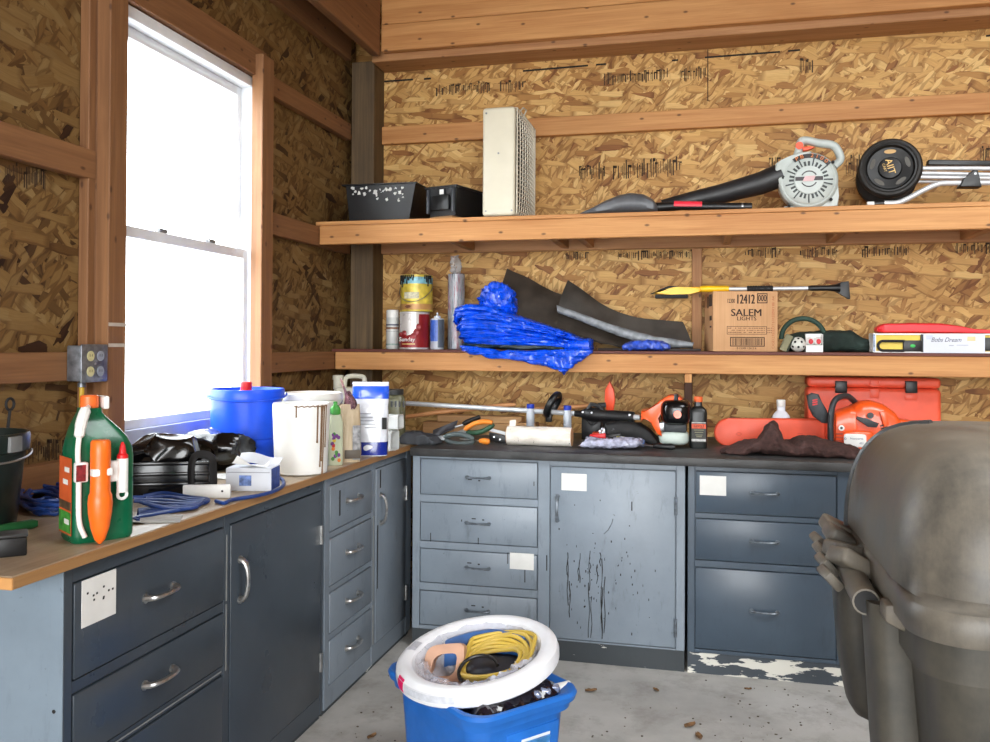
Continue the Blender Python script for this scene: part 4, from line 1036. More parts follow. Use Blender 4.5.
q = ay(739, 434, 4.36); MB().tube([V((q.x+.011*math.cos(t), 4.3595, q.z+.007*math.sin(t))) for t in [2*PI*i/18 for i in range(18)]], .0018, 6, True).build('moulded_ring', pm('shade_orange', (226, 80, 52), .5), r)
q = ay(800, 434, 4.36); m = MB(); m.box(q.x-.012, q.x+.012, 4.3585, 4.36, q.z, q.z+.004); MB().box(q.x-.012, q.x-.008, 4.3585, 4.36, q.z-.012, q.z-.001).build('moulded_mark', pm('shade_orange', (226, 80, 52), .5), r); m.build('moulded_mark', pm('shade_orange', (226, 80, 52), .5), r)
q = ay(781, 400, 4.56); zb = q.z-ZT; q.z = ZT
r = thing('spray_bottle', 'translucent white bottle without label standing behind the orange bar cover', 'bottle', q)
k = .00505
MB().rings([srect(.090*s_, .06*max(s_, .5), z, e=.55) for z, s_ in ((0, .95), (.006, 1), (.115, 1), (.14, .85), (.152, .6), (.158, .45))]).build('tmp', WHITE) if False else None
m = MB(frame(q)); m.rings([srect(.096*s_, .06*max(s_, .45), z, e=.55) for z, s_ in ((0, .95), (.006, 1), (.115, 1), (.138, .82), (.155, .55), (.160, .42), (zb-.032, .42))]); m.build('bottle', pm('milky_bottle', (214, 216, 224), .35, var=.04), r)
MB().lathe([(.0205, zb-.032), (.0215, zb-.030), (.0215, zb), (.019, zb+.002)], q, 20).build('cap', WHITE, r)
TW = pm('brown_towel', (74, 50, 46), .95, var=.3, vs=60, bump=1.0, bs=160)
tw = slab(MB(), [(722, 452), (735, 448), (752, 445), (761, 441), (767, 428), (772, 424), (777, 426), (783, 440), (794, 444), (803, 440), (822, 441), (840, 445), (864, 451)], [(722, 455), (740, 456), (765, 456), (790, 457.5), (815, 460), (840, 462), (866, 463)], 3.96, 4.19, .016, 13, 4, nu=90, nv=40, e=.7)
zz = ZT+.001
for v in tw.bm.verts: v.co.z = max(v.co.z, zz)
tagit(tw.build('towel', TW), 'dark brown towel heaped in front of the orange bar cover', 'towel')
r = thing('chainsaw', 'orange chainsaw with dark grey handles in front of the orange case', 'chainsaw', (.66, 4.3, ZT))
yS = 4.24
slab(MB(), [(848, 416), (853, 407), (862, 402), (873, 401), (886, 405), (897, 413), (905, 425)], [(846, 446), (860, 449), (880, 450), (895, 449), (906, 446)], yS+.02, yS+.20, .0, 9, 0, e=.5).build('housing', OR2, r)
slab(MB(), [(835, 414), (842, 411), (851, 408), (858, 409)], [(835, 446), (843, 448), (852, 449), (858, 449)], yS, yS+.17, .0, e=.35).build('rear_housing', OR2, r)
pxprism([(807, 396), (812, 393), (819, 394.5), (822, 402), (827, 410), (830, 418), (829, 424), (822, 423), (814, 417), (809, 408)], yS+.02, .04, DK, 'rear_handle', r, .008)
for k in range(3): MB().bar(ay(812.5, 400.5+2.2*k, yS+.019), ay(817.5, 399.5+2.2*k, yS+.019), .003, .006).build('trigger_slot', RED, r)
MB().tube(spline([ay(831, 448, yS-.01), ay(830.5, 432, yS-.012), ay(831, 414, yS-.012), ay(834, 402, yS), ay(840, 397, yS+.03), ay(848, 396.5, yS+.08), ay(856, 403, yS+.14)], 7), .0135, 14).build('front_handle', DK, r)
MB().cyl(ay(841.5, 428, yS-.002), ay(841.5, 428, yS-.01), .013, 16).build('fuel_cap_seat', WHITE, r); MB().cyl(ay(841.5, 428, yS-.0101), ay(841.5, 428, yS-.014), .006, 12).build('fuel_cap', BLACK, r)
for k in range(4): MB().box(ay(837, 0, yS).x, ay(844, 0, yS).x, yS-.004, yS-.0005, ay(840, 445-3.4*k, yS).z, ay(840, 443.2-3.4*k, yS).z, .001, 1).build('cooling_fin', pm('deep_orange', (176, 56, 20), .5), r)
MB().pillow(ay(858, 440.5, yS+.01), .068, .03, .047, .4, .5, 32, 14).build('starter_cover', OR2, r)
pl = MB().pillow(ay(855, 440.5, yS-.018), .048, .006, .03, .3, .35, 32, 10).build('name_plate', WHITE, r)
q = ay(856, 438.6, yS-.0252); NB = pm('label_navy', (44, 58, 104), .6)
text('Husqvarna', NB, 'plate_text', pl, (q.x+.003, q.y, q.z), (1, 0, 0), (0, 0, 1), .013); q = ay(861.5, 443.5, yS-.0252); text('455', NB, 'plate_text', pl, (q.x, q.y, q.z), (1, 0, 0), (0, 0, 1), .012)
q = ay(845.5, 438.6, yS-.0246); MB().tube([(q.x-.001+.0042*math.cos(t), q.y, q.z+.0042*math.sin(t)) for t in [2*PI*i/14 for i in range(14)]], .0009, 5, True).build('emblem', NB, pl)
pxprism([(857, 416.5), (868, 419), (879, 423.5), (877, 427.5), (868, 427), (862, 421.5), (856, 419)], yS-.005, .02, DK, 'starter_grip', r, .004)
MB().cyl(ay(870.5, 415.5, yS+.02), ay(870.5, 415.5, yS-.004), .014, 18).build('knob', BLACK, r)
slab(MB(), [(893, 418), (905, 420), (918, 422), (930, 424)], [(893, 440), (905, 441), (918, 440), (930, 438)], yS+.03, yS+.16, .0, e=.35).build('clutch_cover', OR2, r)
for k in range(5): MB().bar(ay(880.5+.5*k, 426+3*k, yS+.012), ay(887+.5*k, 424+3*k, yS+.012), .004, .005).build('vent_slot', MATTE, r)
pxprism([(880, 412), (886, 411), (889, 425), (884, 427)], yS+.005, .03, OR2, 'vent_cover', r, .003)
# ---------------------------------------------------------------- lower shelf
Z2 = 1.3922
yc = 4.56
def can(name, label, cat, px0, px1, pyt, pyb, y, z0, body, parts=()):
    a, b = ay(px0, (pyt+pyb)/2, y), ay(px1, (pyt+pyb)/2, y); R0 = (b.x-a.x)/2*.985; x = (a.x+b.x)/2
    h = ay((px0+px1)/2, pyt, y).z-z0
    return thing(name, label, cat, (x, y, z0)), V((x, y, z0)), R0, h
r, q, R0, h = can('paint_can', 'white and dark red paint can under the yellow paint can', 'can', 400, 429, 312, 347, yc, Z2, None)
CW2 = pm('can_white', (206, 200, 196), .3, .2, var=.06); CRD = pm('can_maroon', (140, 30, 34), .35, .1, var=.1)
def tin(q, R0, h, r, m_, prof=None):
    MB().lathe([(R0*.97, 0), (R0, .003), (R0, .007), (R0*.98, .009), (R0*.98, h-.012), (R0, h-.010), (R0, h-.002), (R0*.96, h), (R0*.9, h), (R0*.88, h-.006), (.002, h-.006)], q, 44).build('tin', m_, r)
def wrap(q, R0, z0, z1, a0, a1, m_, name, r, e=.0008):
    MB().lathe([(R0*.98+e, z0), (R0*.98+e, z1)], q, 30, ang=(a0, a1), cap=False).build(name, m_, r)
tin(q, R0, h, r, CW2)
F0 = -PI/2-math.atan2(q.x, q.y)*-1
wrap(q, R0, .010, .075, 0, 2*PI, CRD, 'maroon_band', r); wrap(q, R0, .03, h-.014, -.95, .5, CRD, 'maroon_side', r, .0014)
for k, (a, z, rr) in enumerate(((-1.95, .085, .018), (-1.15, .09, .022), (-1.0, .12, .02), (-2.3, .08, .014), (-1.3, .07, .02), (-1.55, .06, .02))): MB().pillow(q+V(((R0*.98)*math.cos(a), R0*.98*math.sin(a), z)), rr, .006, rr, 1, 1, 14, 8, rot=None).build('printed_leaf', CRD, r)
text('Sunday', WHITE, 'can_text', r, q+V((-.012, -R0-.0045, .053)), (1, 0, 0), (0, 0, 1), .032)
wrap(q, R0, .026, .032, -2.2, -1.2, pm('gold_band', (210, 178, 110), .4), 'gold_band', r, .0018)
zc1 = q.z+h+.0005
r, q, R0, h = can('paint_can', 'yellow paint can with drips and a wire handle, stacked on another can', 'can', 401, 432.5, 275.5, 311, yc, zc1, None)
tin(q, R0, h, r, pm('can_yellow', (214, 190, 74), .35, .15, vs=26, var=.22))
wrap(q, R0, h-.05, h-.014, 0, 2*PI, pm('can_teal', (120, 176, 190), .35, .1, vs=40, var=.3), 'teal_band', r)
wrap(q, R0, .010, .042, 0, 2*PI, pm('can_tan', (186, 138, 82), .4, .1), 'tan_band', r)
for k in range(9):
    a = -2.5+.13*k; L = (.05, .03, .065, .04, .02, .05, .03, .02, .03)[k]
    P = [q+V(((R0+.002)*math.cos(a+.02*math.sin(i)), (R0+.002)*math.sin(a+.02*math.sin(i)), h-.004-L*i/6)) for i in range(7)]
    MB().tube(P, [.004]*5+[.0045, .003], 6).build('paint_drip', MATTE, r)
for k in range(5):
    a = -.75+.12*k; P = [q+V(((R0+.002)*math.cos(a), (R0+.002)*math.sin(a), h-.004-(.02+.02*(k % 3))*i/4)) for i in range(5)]; MB().tube(P, .004, 6).build('paint_drip', MATTE, r)
MB().tube([q+V(((R0+.004)*math.cos(a), (R0+.004)*math.sin(a), h*.68-.085*math.sin((a+PI)/PI*PI)+.0*a)) for a in [-PI+PI*i/24 for i in range(25)]], .0022, 6).build('wire_handle', STEEL, r)
MB().pillow(q+V((-.02, -R0*.985, .026)), .016, .004, .008, 1, 1, 14, 8).build('printed_badge', pm('badge_brown', (110, 60, 36), .5), r)
wrap(q, R0, .07, .105, -2.1, -1.1, pm('pale_print', (206, 200, 170), .5, vs=70, var=.3), 'pale_print', r, .0014)
r, q, R0, h = can('spray_can', 'white spray can at the left end of the lower shelf', 'can', 386.5, 398.5, 310, 347, yc, Z2, None)
SPW = pm('spray_white', (206, 208, 204), .35, .1, var=.05)
MB().lathe([(R0*.93, 0), (R0, .004), (R0, h*.80), (R0*.95, h*.82)], q, 32).build('can_body', SPW, r)
MB().lathe([(R0*.97, h*.80), (R0*.99, h*.81), (R0*.97, h-.004), (R0*.9, h)], q, 32).build('cap', WHITE, r)
for nm, z0, z1, c in (('navy_band', .60, .635, (70, 72, 100)), ('brown_band', .51, .56, (140, 96, 72)), ('pale_band', .10, .14, (150, 172, 164)), ('grey_band', .44, .46, (170, 172, 170))): MB().lathe([(R0+.0006, h*z0), (R0+.0006, h*z1)], q, 32, cap=False).build(nm, pm(nm, c, .5, vs=90, var=.3), r)
r, q, R0, h = can('caulk_bottle', 'blue and white bottle with a short nozzle, right of the stacked paint cans', 'bottle', 430.5, 444, 318, 347, yc, Z2, None)
MB().lathe([(R0*.95, 0), (R0, .003), (R0, h-.012), (R0*.9, h-.003), (R0*.5, h), (R0*.48, h+.01), (.006, h+.014), (.004, h+.03)], q, 32).build('bottle', pm('bottle_white', (200, 204, 212), .3, .1), r)
MB().lathe([(R0+.0006, h*.26), (R0+.0006, h*.93)], q, 24, ang=(-2.75, -1.2), cap=False).build('blue_label', pm('label_blue', (58, 96, 186), .35, var=.2, vs=40), r)
MB().lathe([(R0+.0006, h*.06), (R0+.0006, h*.95)], q, 24, ang=(-1.2, .3), cap=False).build('grey_label', pm('label_grey', (90, 98, 108), .35), r)
r, q, R0, h = can('wrapped_roll', 'tall printed roll wrapped in clear plastic left of the blue tarp', 'roll', 448, 464.5, 274, 347, 4.66, Z2, None)
rl = NT('roll_print'); vv = rl.mapping((60, 60, 5)); cR = rl.ramp(rl.noise(1, vv, 5, .7), [(.36, (84, 90, 100)), (.5, (168, 172, 178)), (.6, (150, 84, 96)), (.7, (190, 192, 198))])
rl.set(Base_Color=cR, Roughness=.25)
MB().lathe([(R0*.9, 0), (R0, .004), (R0, h-.004), (R0*.92, h)], q, 32).build('roll_body', rl.m, r)
m = MB(); m.pillow(q+V((0, 0, h+.045)), R0*.55, R0*.5, .055, .8, .8, 22, 14, .02, 30, 2, True); m.build('plastic_twist', film('clear_film', (220, 224, 228), .35), r, smooth=20)
# blue tarpaulin
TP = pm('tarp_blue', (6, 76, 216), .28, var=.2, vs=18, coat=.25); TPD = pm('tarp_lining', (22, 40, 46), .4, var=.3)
r = thing('tarpaulin', 'bright blue folded tarpaulin hanging over the edge of the lower shelf', 'tarp', (-.95, 4.5, Z2))
Ya, Yb_ = 4.415, 4.56
def tl(top, bot, mm, nm, ya=Ya, yb=Yb_, amp=.010, seed=0, e=.6, fr=17):
    return slab(MB(), top, bot, ya, yb, amp, fr, seed, 110, 44, e, True, an=(5, 24, 75)).build(nm, mm, r, smooth=24)
tl([(479, 296), (483, 285), (492, 281), (503, 284), (512, 292)], [(480, 312), (492, 316), (505, 316), (514, 312)], TP, 'fold', 4.45, 4.56, .020, 1, .8)
tops = [(455, 319), (458, 308), (470, 304), (490, 306), (520, 316), (550, 325), (580, 335)]
bots = [(461, 341), (466, 342), (482, 343), (505, 344), (540, 346), (565, 347), (589, 349)]
NL = 8
for k in range(NL):
    rn = random.Random(200+k); a, b = k/NL-.03, (k+1)/NL+.06
    dx0 = rn.uniform(-3, 4); dx1 = rn.uniform(-10, 4) if k < NL-1 else 0
    def cv(t): return [(p[0]+(q[0]-p[0])*t+dx0*(1-i/6)+dx1*i/6, p[1]+(q[1]-p[1])*t+rn.uniform(-.7, .7)) for i, (p, q) in enumerate(zip(tops, bots))]
    tl(cv(a), cv(b), TP, 'fold', Ya+rn.uniform(-.012, .012), Yb_, .0065, 20+k, .8)
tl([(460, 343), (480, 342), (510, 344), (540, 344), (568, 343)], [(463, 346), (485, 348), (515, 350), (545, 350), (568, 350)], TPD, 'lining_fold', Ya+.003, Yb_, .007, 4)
tl([(563, 343), (570, 340), (590, 338)], [(563, 351), (575, 351), (591, 351)], TP, 'fold', Ya-.006, Yb_, .006, 5)
tl([(459, 345), (475, 347), (500, 350.5), (535, 350.5), (570, 350), (592, 349)], [(463, 352), (490, 357), (515, 360), (535, 364), (555, 369), (563, 374), (575, 364), (591, 354)], TP, 'hanging_edge', 4.375, 4.426, .009, 6)
# two black rubber mats
def mat(label, top, bot, y0, y1, th, seed, m_, edge=None):
    r = thing('rubber_mat', label, 'mat', ay(*lerp(bot, .5), y0))
    G = []
    for i in range(37):
        t = i/36; a = ay(*lerp(bot, t), y0); b = ay(*lerp(top, t), y1)
        G.append([a+(b-a)*s_+V((0, 0, .012*math.sin(s_*PI)*math.sin(t*5+seed)+.004*noise.noise(V((t*9, s_*4, seed))))) for s_ in [j/10 for j in range(11)]])
    MB().sheet(G, th, (0, -.55, .8)).build('mat', m_, r)
    if edge:
        R_ = []
        for i in range(37):
            t = i/36; a = ay(*lerp(edge[0], t), y0-.012); b = ay(*lerp(edge[1], t), y0-.012); c = (a+b)/2; hh = (a-b)/2
            R_.append([c+hh*math.sin(2*PI*k/12)+V((0, .010*math.cos(2*PI*k/12)+.003*noise.noise(V((t*14, k, seed))), .003*noise.noise(V((t*20, k*.5, 3))))) for k in range(12)])
        MB().rings(R_).build('rolled_edge', pm('grey_sheen', (124, 128, 132), .42, .25, var=.25, vs=30), r)
    return r
RB1 = pm('mat_brown_black', (70, 62, 54), .55, var=.3, vs=9); RB2 = pm('mat_black', (74, 71, 67), .5, var=.25, vs=9)
mat('black rubber mat folded over the blue tarp, left of the two mats', [(507, 268.5), (520, 274), (545, 287), (556, 293), (575, 298), (610, 315), (640, 332)], [(496, 308), (520, 319), (560, 330), (600, 341), (622, 346), (640, 348)], 4.585, 4.735, .012, 1, RB1)
m_ = mat('black rubber mat with a shiny grey rolled edge, right of the two mats', [(568, 280), (580, 288), (600, 303), (620, 313), (640, 318), (660, 320), (683, 322)], [(557, 310), (580, 318), (610, 331), (640, 341), (665, 346), (693, 347)], 4.575, 4.72, .012, 2, RB2,
    ([(556.5, 305), (580, 313), (605, 322), (630, 330), (655, 336), (694, 342.5)], [(558, 313), (580, 321), (610, 333), (640, 343), (665, 347.5), (692, 347.5)]))
r = thing('tarpaulin', 'small blue plastic bundle tucked under the right rubber mat', 'bundle', ay(645, 349, 4.50))
slab(MB(), [(622, 344), (632, 341), (648, 339.5), (662, 341), (670, 345)], [(622, 350), (640, 350.3), (658, 350.3), (670, 350)], 4.445, 4.54, .006, 30, 3, e=.7, ridged=True).build('bundle', pm('bundle_blue', (52, 84, 190), .3, vs=40, var=.3), r, smooth=25)
tagit(MB().box(ay(598, 0, 4.5).x, ay(702, 0, 4.5).x, 4.55, 4.72, Z2, Z2+.012, .003).build('flat_panel', pm('dark_panel', (48, 38, 36), .6)), 'thin dark flat panel lying under the rubber mats on the lower shelf', 'panel')
# cardboard box with brush on it
q0 = ay(713, 352, 4.46); q1 = ay(779.5, 352, 4.46); T = frame((q0.x, q0.y, Z2), math.radians(9))
wB = (q1.x-q0.x)/math.cos(math.radians(9))*.985; hB = ay(745, 291, 4.47).z-Z2; dB = .27
CB = NT('cardboard'); CB.set(Base_Color=CB.mix(.25, CB.ramp(CB.noise(5), [(.3, (188, 142, 98)), (.7, (206, 160, 116))]), CB.ramp(CB.noise(1, CB.mapping((140, 140, 3)), 3), [(.3, (170, 126, 86)), (.7, (214, 168, 122))])), Roughness=.75)
r = thing('cardboard_box', 'brown cardboard box with large black printing on the lower shelf', 'box', (q0.x, q0.y, Z2))
MB(T).box(0, wB, 0, dB, 0, hB, .004, 2).build('carton', CB.m, r)
MB(T).box(.001, wB-.001, dB*.48, dB*.52, hB+.0002, hB+.0012).build('tape', pm('packing_tape', (188, 150, 104), .3), r, smooth=0)
R3 = T.to_3x3(); ex, ez = R3@V((1, 0, 0)), V((0, 0, 1))
IK = pm('carton_ink', (52, 34, 26), .8, var=.2)
def bt(s_, fx, fz, size, sx=1., m_=IK, al='CENTER'): text(s_, m_, 'printed_text', r, T@V((fx*wB, -.0006, fz*hB)), ex, ez, size, al, .0006, sx, 0., .022 if size > .045 else .012)
bt('12300', .275, .835, .030, .52); bt('12412', .50, .86, .066, .56)
bt('SALEM', .515, .64, .05, 1.05); bt('LIGHTS', .52, .545, .028, 1.05)
def frm(x0, x1, z0, z1, w, nm):
    m = MB(T)
    for (a, b, c, d_) in ((x0, x1, z0, z0+w), (x0, x1, z1-w, z1), (x0, x0+w, z0+w, z1-w), (x1-w, x1, z0+w, z1-w)): m.box(a*1, b, -.0012, -.0004, c, d_)
    m.build(nm, IK, r, smooth=0)
frm(.68*wB, .84*wB, .80*hB, .965*hB, .004, 'printed_frame')
bt('000', .76, .88, .045, .62)
frm(.215*wB, .83*wB, .285*hB, .42*hB, .0022, 'printed_frame'); frm(.265*wB, .80*wB, .085*hB, .24*hB, .004, 'printed_frame')
rn = random.Random(2); m = MB(T); x = .30*wB
while x < .77*wB:
    w = rn.choice((.0015, .0025, .004)); m.box(x, x+w, -.0012, -.0004, .105*hB, .22*hB); x += w+rn.choice((.002, .003, .0045))
m.build('barcode', IK, r, smooth=0)
m = MB(T)
for k in range(26):
    for j in range(3):
        if rn.random() < .8: m.box(.235*wB+k*.0083, .235*wB+k*.0083+rn.uniform(.003, .007), -.001, -.0004, (.31+.035*j)*hB, (.325+.035*j)*hB)
m.build('small_print', pm('faint_ink', (130, 92, 64), .8), r, smooth=0, kind='stuff')
bt('0 12300 12412 6', .52, .055, .014)
for k in range(9): text(('CASE', '12', 'REG', 'LOT', '61', 'KEEP', 'DRY', '88', 'A4')[k], pm('red_ink', (176, 104, 70), .8), 'printed_text', r, T@V(((.93)*wB, -.0006, (.12+.095*k)*hB)), ez, -ex, .018)
m = MB(T)
for (a, b, z0, z1) in ((.03, .12, .76, .96), (.04, .10, .52, .60), (.05, .09, .40, .43), (.14, .17, .74, .94)): m.box(-.0012, -.0004, a, b, z0*hB, z1*hB)
m.build('side_print', IK, r, smooth=0)
r = thing('snow_brush', 'yellow and black snow brush with a silver shaft lying on the cardboard box', 'snow brush', ay(745, 290, 4.56))
yb = 4.56; YL = pm('brush_yellow', (250, 196, 14), .35, var=.05)
zt0 = Z2+hB+.0165
def sb(px, dz=0): q = ay(px, 290, yb); return V((q.x, yb-.0*q.x, zt0+dz))
MB().tube([sb(700, .002), sb(706, .002), sb(727, .001), sb(729, .001)], [.014, .0165, .0155, .013], 14).build('yellow_sleeve', YL, r)
MB().cyl(sb(728), sb(812), .0095, 16).build('shaft', ALU, r)
m = MB(); fo = [sb(747+26*i/30) for i in range(31)]; m.tube(fo, [.0155 if i % 3 else .0135 for i in range(31)], 14); m.build('foam_grip', MATTE, r)
MB().tube([sb(808), sb(812), sb(828), sb(836), sb(840)], [.010, .014, .0135, .018, .022], 14).build('squeegee_socket', BLACK, r)
MB().prism([sb(833, .014), sb(842, .03), sb(849, .034), sb(850.5, -.055), sb(848, -.055), sb(842, -.03), sb(835, -.016)], (0, .03, 0), .004).build('scraper_head', BLACK, r)
MB().prism([sb(651, -.02), sb(656, -.006), sb(666, .012), sb(675, .014), sb(702, .012), sb(703, -.012), sb(690, -.024), sb(670, -.026)], (0, .035, 0), .005).build('brush_head', YL, r)
MB().prism([sb(650, -.022), sb(660, .002), sb(668, .0185), sb(676, .0185), sb(678, .013), sb(670, .010), sb(662, -.008), sb(657, -.019)], (0, .037, 0), .002).build('black_edge', BLACK, r)
MB().box(sb(655).x, sb(688).x, yb+.002, yb+.033, zt0-.045, zt0-.0255, .004).build('bristles', MATTE, r)
# green bag with ring handle, sponge, practice ball, ball carton
r = thing('cloth_bag', 'dark green cloth bag slumped on the lower shelf right of the cardboard box', 'bag', ay(835, 350, 4.58))
sl = slab(MB(), [(786, 336), (800, 333), (822, 330), (840, 330), (852, 331), (862, 336), (874, 341)], [(786, 351.5), (810, 352), (840, 352.5), (874, 353)], 4.56, 4.72, .010, 14, 6, nu=60, nv=30, e=.6)
for v in sl.bm.verts: v.co.z = max(v.co.z, Z2+.001)
sl.build('bag_cloth', pm('bottle_green_cloth', (26, 42, 36), .85, var=.3, bump=.4, bs=200), r)
MB().tube([ay(803+21.5*math.cos(t), 338-19.5*math.sin(t), 4.58) for t in [PI*i/28-.05 for i in range(30)]], .0125, 12).build('ring_handle', pm('ring_green', (36, 62, 50), .7, bump=.3), r)
T = frame(ay(785.5, 352.5, 4.50), 0, 0, .55); tb = T.translation
r = thing('scrub_sponge', 'olive grey sponge leaning beside the white practice ball', 'sponge', (tb.x, tb.y, Z2))
MB(frame((tb.x-.02, tb.y, Z2+.008), 0, 0, .42)).box(-.012, .022, -.03, .03, 0, .085, .006).build('sponge_body', pm('olive_sponge', (136, 132, 104), .9, bump=.6, bs=150), r)
MB(frame((tb.x-.02, tb.y, Z2+.008), 0, 0, .42)).box(.0225, .030, -.03, .03, 0, .085, .002).build('scouring_pad', pm('pad_dark', (60, 66, 56), .9, bump=.6, bs=200), r)
q = ay(798, 344, 4.49); R0 = .037; q.z = Z2+R0
r = thing('practice_ball', 'white plastic practice ball with holes on the lower shelf', 'ball', (q.x, q.y, Z2))
MB().pillow(q, R0, R0, R0, 1, 1, 30, 18).build('ball_shell', pm('ball_white', (206, 206, 198), .45, var=.06), r)
for (a, e) in ((-1.6, -.35), (-1.15, .35), (-2.05, .35), (-1.6, .9), (-.8, -.3), (-2.4, -.3)):
    n = V((math.cos(a)*math.cos(e), math.sin(a)*math.cos(e), math.sin(e))); MB().cyl(q+n*(R0-.002), q+n*(R0+.0004), .006, 12).build('hole', MATTE, r)
a, b = ay(806, 352, 4.48), ay(823, 352, 4.48)
r = thing('ball_carton', 'small white open carton with two golf balls in it', 'carton', ((a.x+b.x)/2, 4.5, Z2))
m = MB(); m.box(a.x, b.x, 4.48, 4.483, Z2, Z2+.033); m.box(a.x, b.x, 4.53, 4.533, Z2, Z2+.09); m.box(a.x, a.x+.002, 4.4835, 4.5295, Z2, Z2+.088); m.box(b.x-.002, b.x, 4.4835, 4.5295, Z2, Z2+.088); m.box(a.x+.0025, b.x-.0025, 4.4835, 4.5295, Z2, Z2+.03)
m.build('carton_body', WHITE, r)
for s_ in (.27, .73):
    x = a.x+(b.x-a.x)*s_; g = tagit(MB().pillow((x, 4.507, Z2+.0525), .0213, .0213, .0213, 1, 1, 24, 14, .0).build('golf_ball', pm('golf_white', (232, 228, 224), .35)), 'white golf ball with red print in the small open carton, %s of the two' % ('left' if s_ < .5 else 'right'), 'golf ball', 'golf balls in the small carton')
    MB().pillow((x+.002, 4.4865, Z2+.052), .011, .0025, .013, 1, 1, 12, 8).build('red_print', pm('print_red', (208, 60, 50), .5), g)
# tool carton, letter, red sleeve
a, b = ay(873, 350, 4.47), ay(1012, 350, 4.47); zt = ay(930, 333.5, 4.47).z
r = thing('tool_carton', 'long yellow and white tool carton with an open front on the lower shelf', 'carton', ((a.x+b.x)/2, 4.52, Z2))
CYE = pm('carton_yellow', (226, 196, 72), .5, var=.08)
MB().box(a.x+.010, b.x, 4.476, 4.58, Z2, zt, .002, 1).build('carton_body', CYE, r)
m = MB(); m.box(a.x, a.x+.014, 4.468, 4.582, Z2, zt+.001, .002, 1); m.box(a.x+.0145, b.x, 4.468, 4.4755, Z2, Z2+.008); m.box(a.x+.0145, b.x, 4.468, 4.4755, zt-.007, zt)
m.build('white_frame', WHITE, r)
MB().box(a.x+.001, a.x+.008, 4.4665, 4.4678, Z2+.005, zt-.004).build('blue_print', pm('print_blue2', (150, 170, 200), .6, vs=70, var=.4), r, smooth=0)
zl = (ay(880, 341, 4.46).z, ay(880, 350.5, 4.46).z); xs = (ay(879, 0, 4.46).x, ay(903, 0, 4.46).x, ay(923, 0, 4.46).x)
cz = (zl[0]+zl[1])/2; hz = (zl[0]-zl[1])/2
P = [V((xs[0]+hz-hz*math.cos(t)*1.0, 4.468, cz+hz*math.sin(t))) for t in [PI/2-PI*i/10 for i in range(11)]]
P = [V((xs[1]+.01, 4.466, cz+hz))]+[V((xs[0]+hz-hz*math.cos(t), 4.466, cz+hz*math.sin(t))) for t in [PI/2-PI*i/10 for i in range(11)]]+[V((xs[1]+.01, 4.466, cz-hz))]
hd = MB().tube(P, .0065, 8).build('tool_handle', MATTE, r)
MB().box(xs[1]+.004, xs[2], 4.462, 4.475, cz-hz-.004, cz+hz+.004, .004).build('tool_head', BLACK, r)
MB().pillow(((xs[1]+xs[2])/2+.002, 4.461, cz), .012, .003, .008, 1, 1, 16, 8).build('green_badge', pm('badge_green', (60, 190, 90), .5), r)
MB().box(xs[2]-.006, xs[2]+.006, 4.464, 4.476, Z2+.004, zt-.004, .001, 1).build('black_strap', BLACK, r)
x2 = ay(985, 0, 4.46).x
MB().box(x2+.002, b.x-.01, 4.463, 4.475, Z2+.012, zt-.018, .004).build('tool_head', BLACK, r)
e0, e1 = ay(923.5, 353.5, 4.455), ay(985, 353.5, 4.455)
r = thing('envelope', 'white handwritten envelope leaning on the front of the yellow tool carton', 'envelope', ((e0.x+e1.x)/2, 4.455, Z2))
MB().box(e0.x, e1.x, 4.4555, 4.458, Z2, zt-.001).build('envelope_paper', pm('envelope_white', (216, 220, 232), .8, var=.03), r, smooth=0)
text('Bobs Dream', pm('pen_grey', (70, 74, 84), .8), 'handwriting', r, ((e0.x+e1.x)/2-.035, 4.4552, zt-.030), (1, 0, 0), (0, 0, 1), .03, sx=.85, shear=.4)
MB().box(e1.x-.075, e1.x-.04, 4.4548, 4.4553, zt-.035, zt-.014).build('stamp', pm('postage', (226, 210, 160), .7), r, smooth=0)
MB().box(e0.x+.012, e0.x+.04, 4.4548, 4.4553, zt-.028, zt-.008).build('return_address', pm('faint_blue', (200, 206, 222), .7), r, smooth=0)
m = MB(); m.box(e0.x+.11, e0.x+.13, 4.4548, 4.4553, zt-.058, zt-.054); m.build('address_line', pm('faint_grey', (170, 174, 186), .7), r, smooth=0)
MB().box(e1.x-.12, e1.x-.07, 4.4548, 4.4553, zt-.056, zt-.053).build('address_line', pm('faint_grey', (170, 174, 186), .7), r, smooth=0)
sl = slab(MB(), [(878, 326), (884, 323.5), (910, 322.8), (940, 323), (960, 325.5), (975, 328.5), (1004, 330)], [(878, 333), (910, 333), (950, 333.2), (985, 333.2), (1004, 333.2)], 4.475, 4.60, .002, 8, 3, e=.35)
for v in sl.bm.verts: v.co.z = max(v.co.z, zt+.0005)
tagit(sl.build('red_sleeve', pm('vivid_red', (226, 36, 46), .45, var=.06)), 'bright red flat plastic sleeve lying on top of the tool carton', 'sleeve')
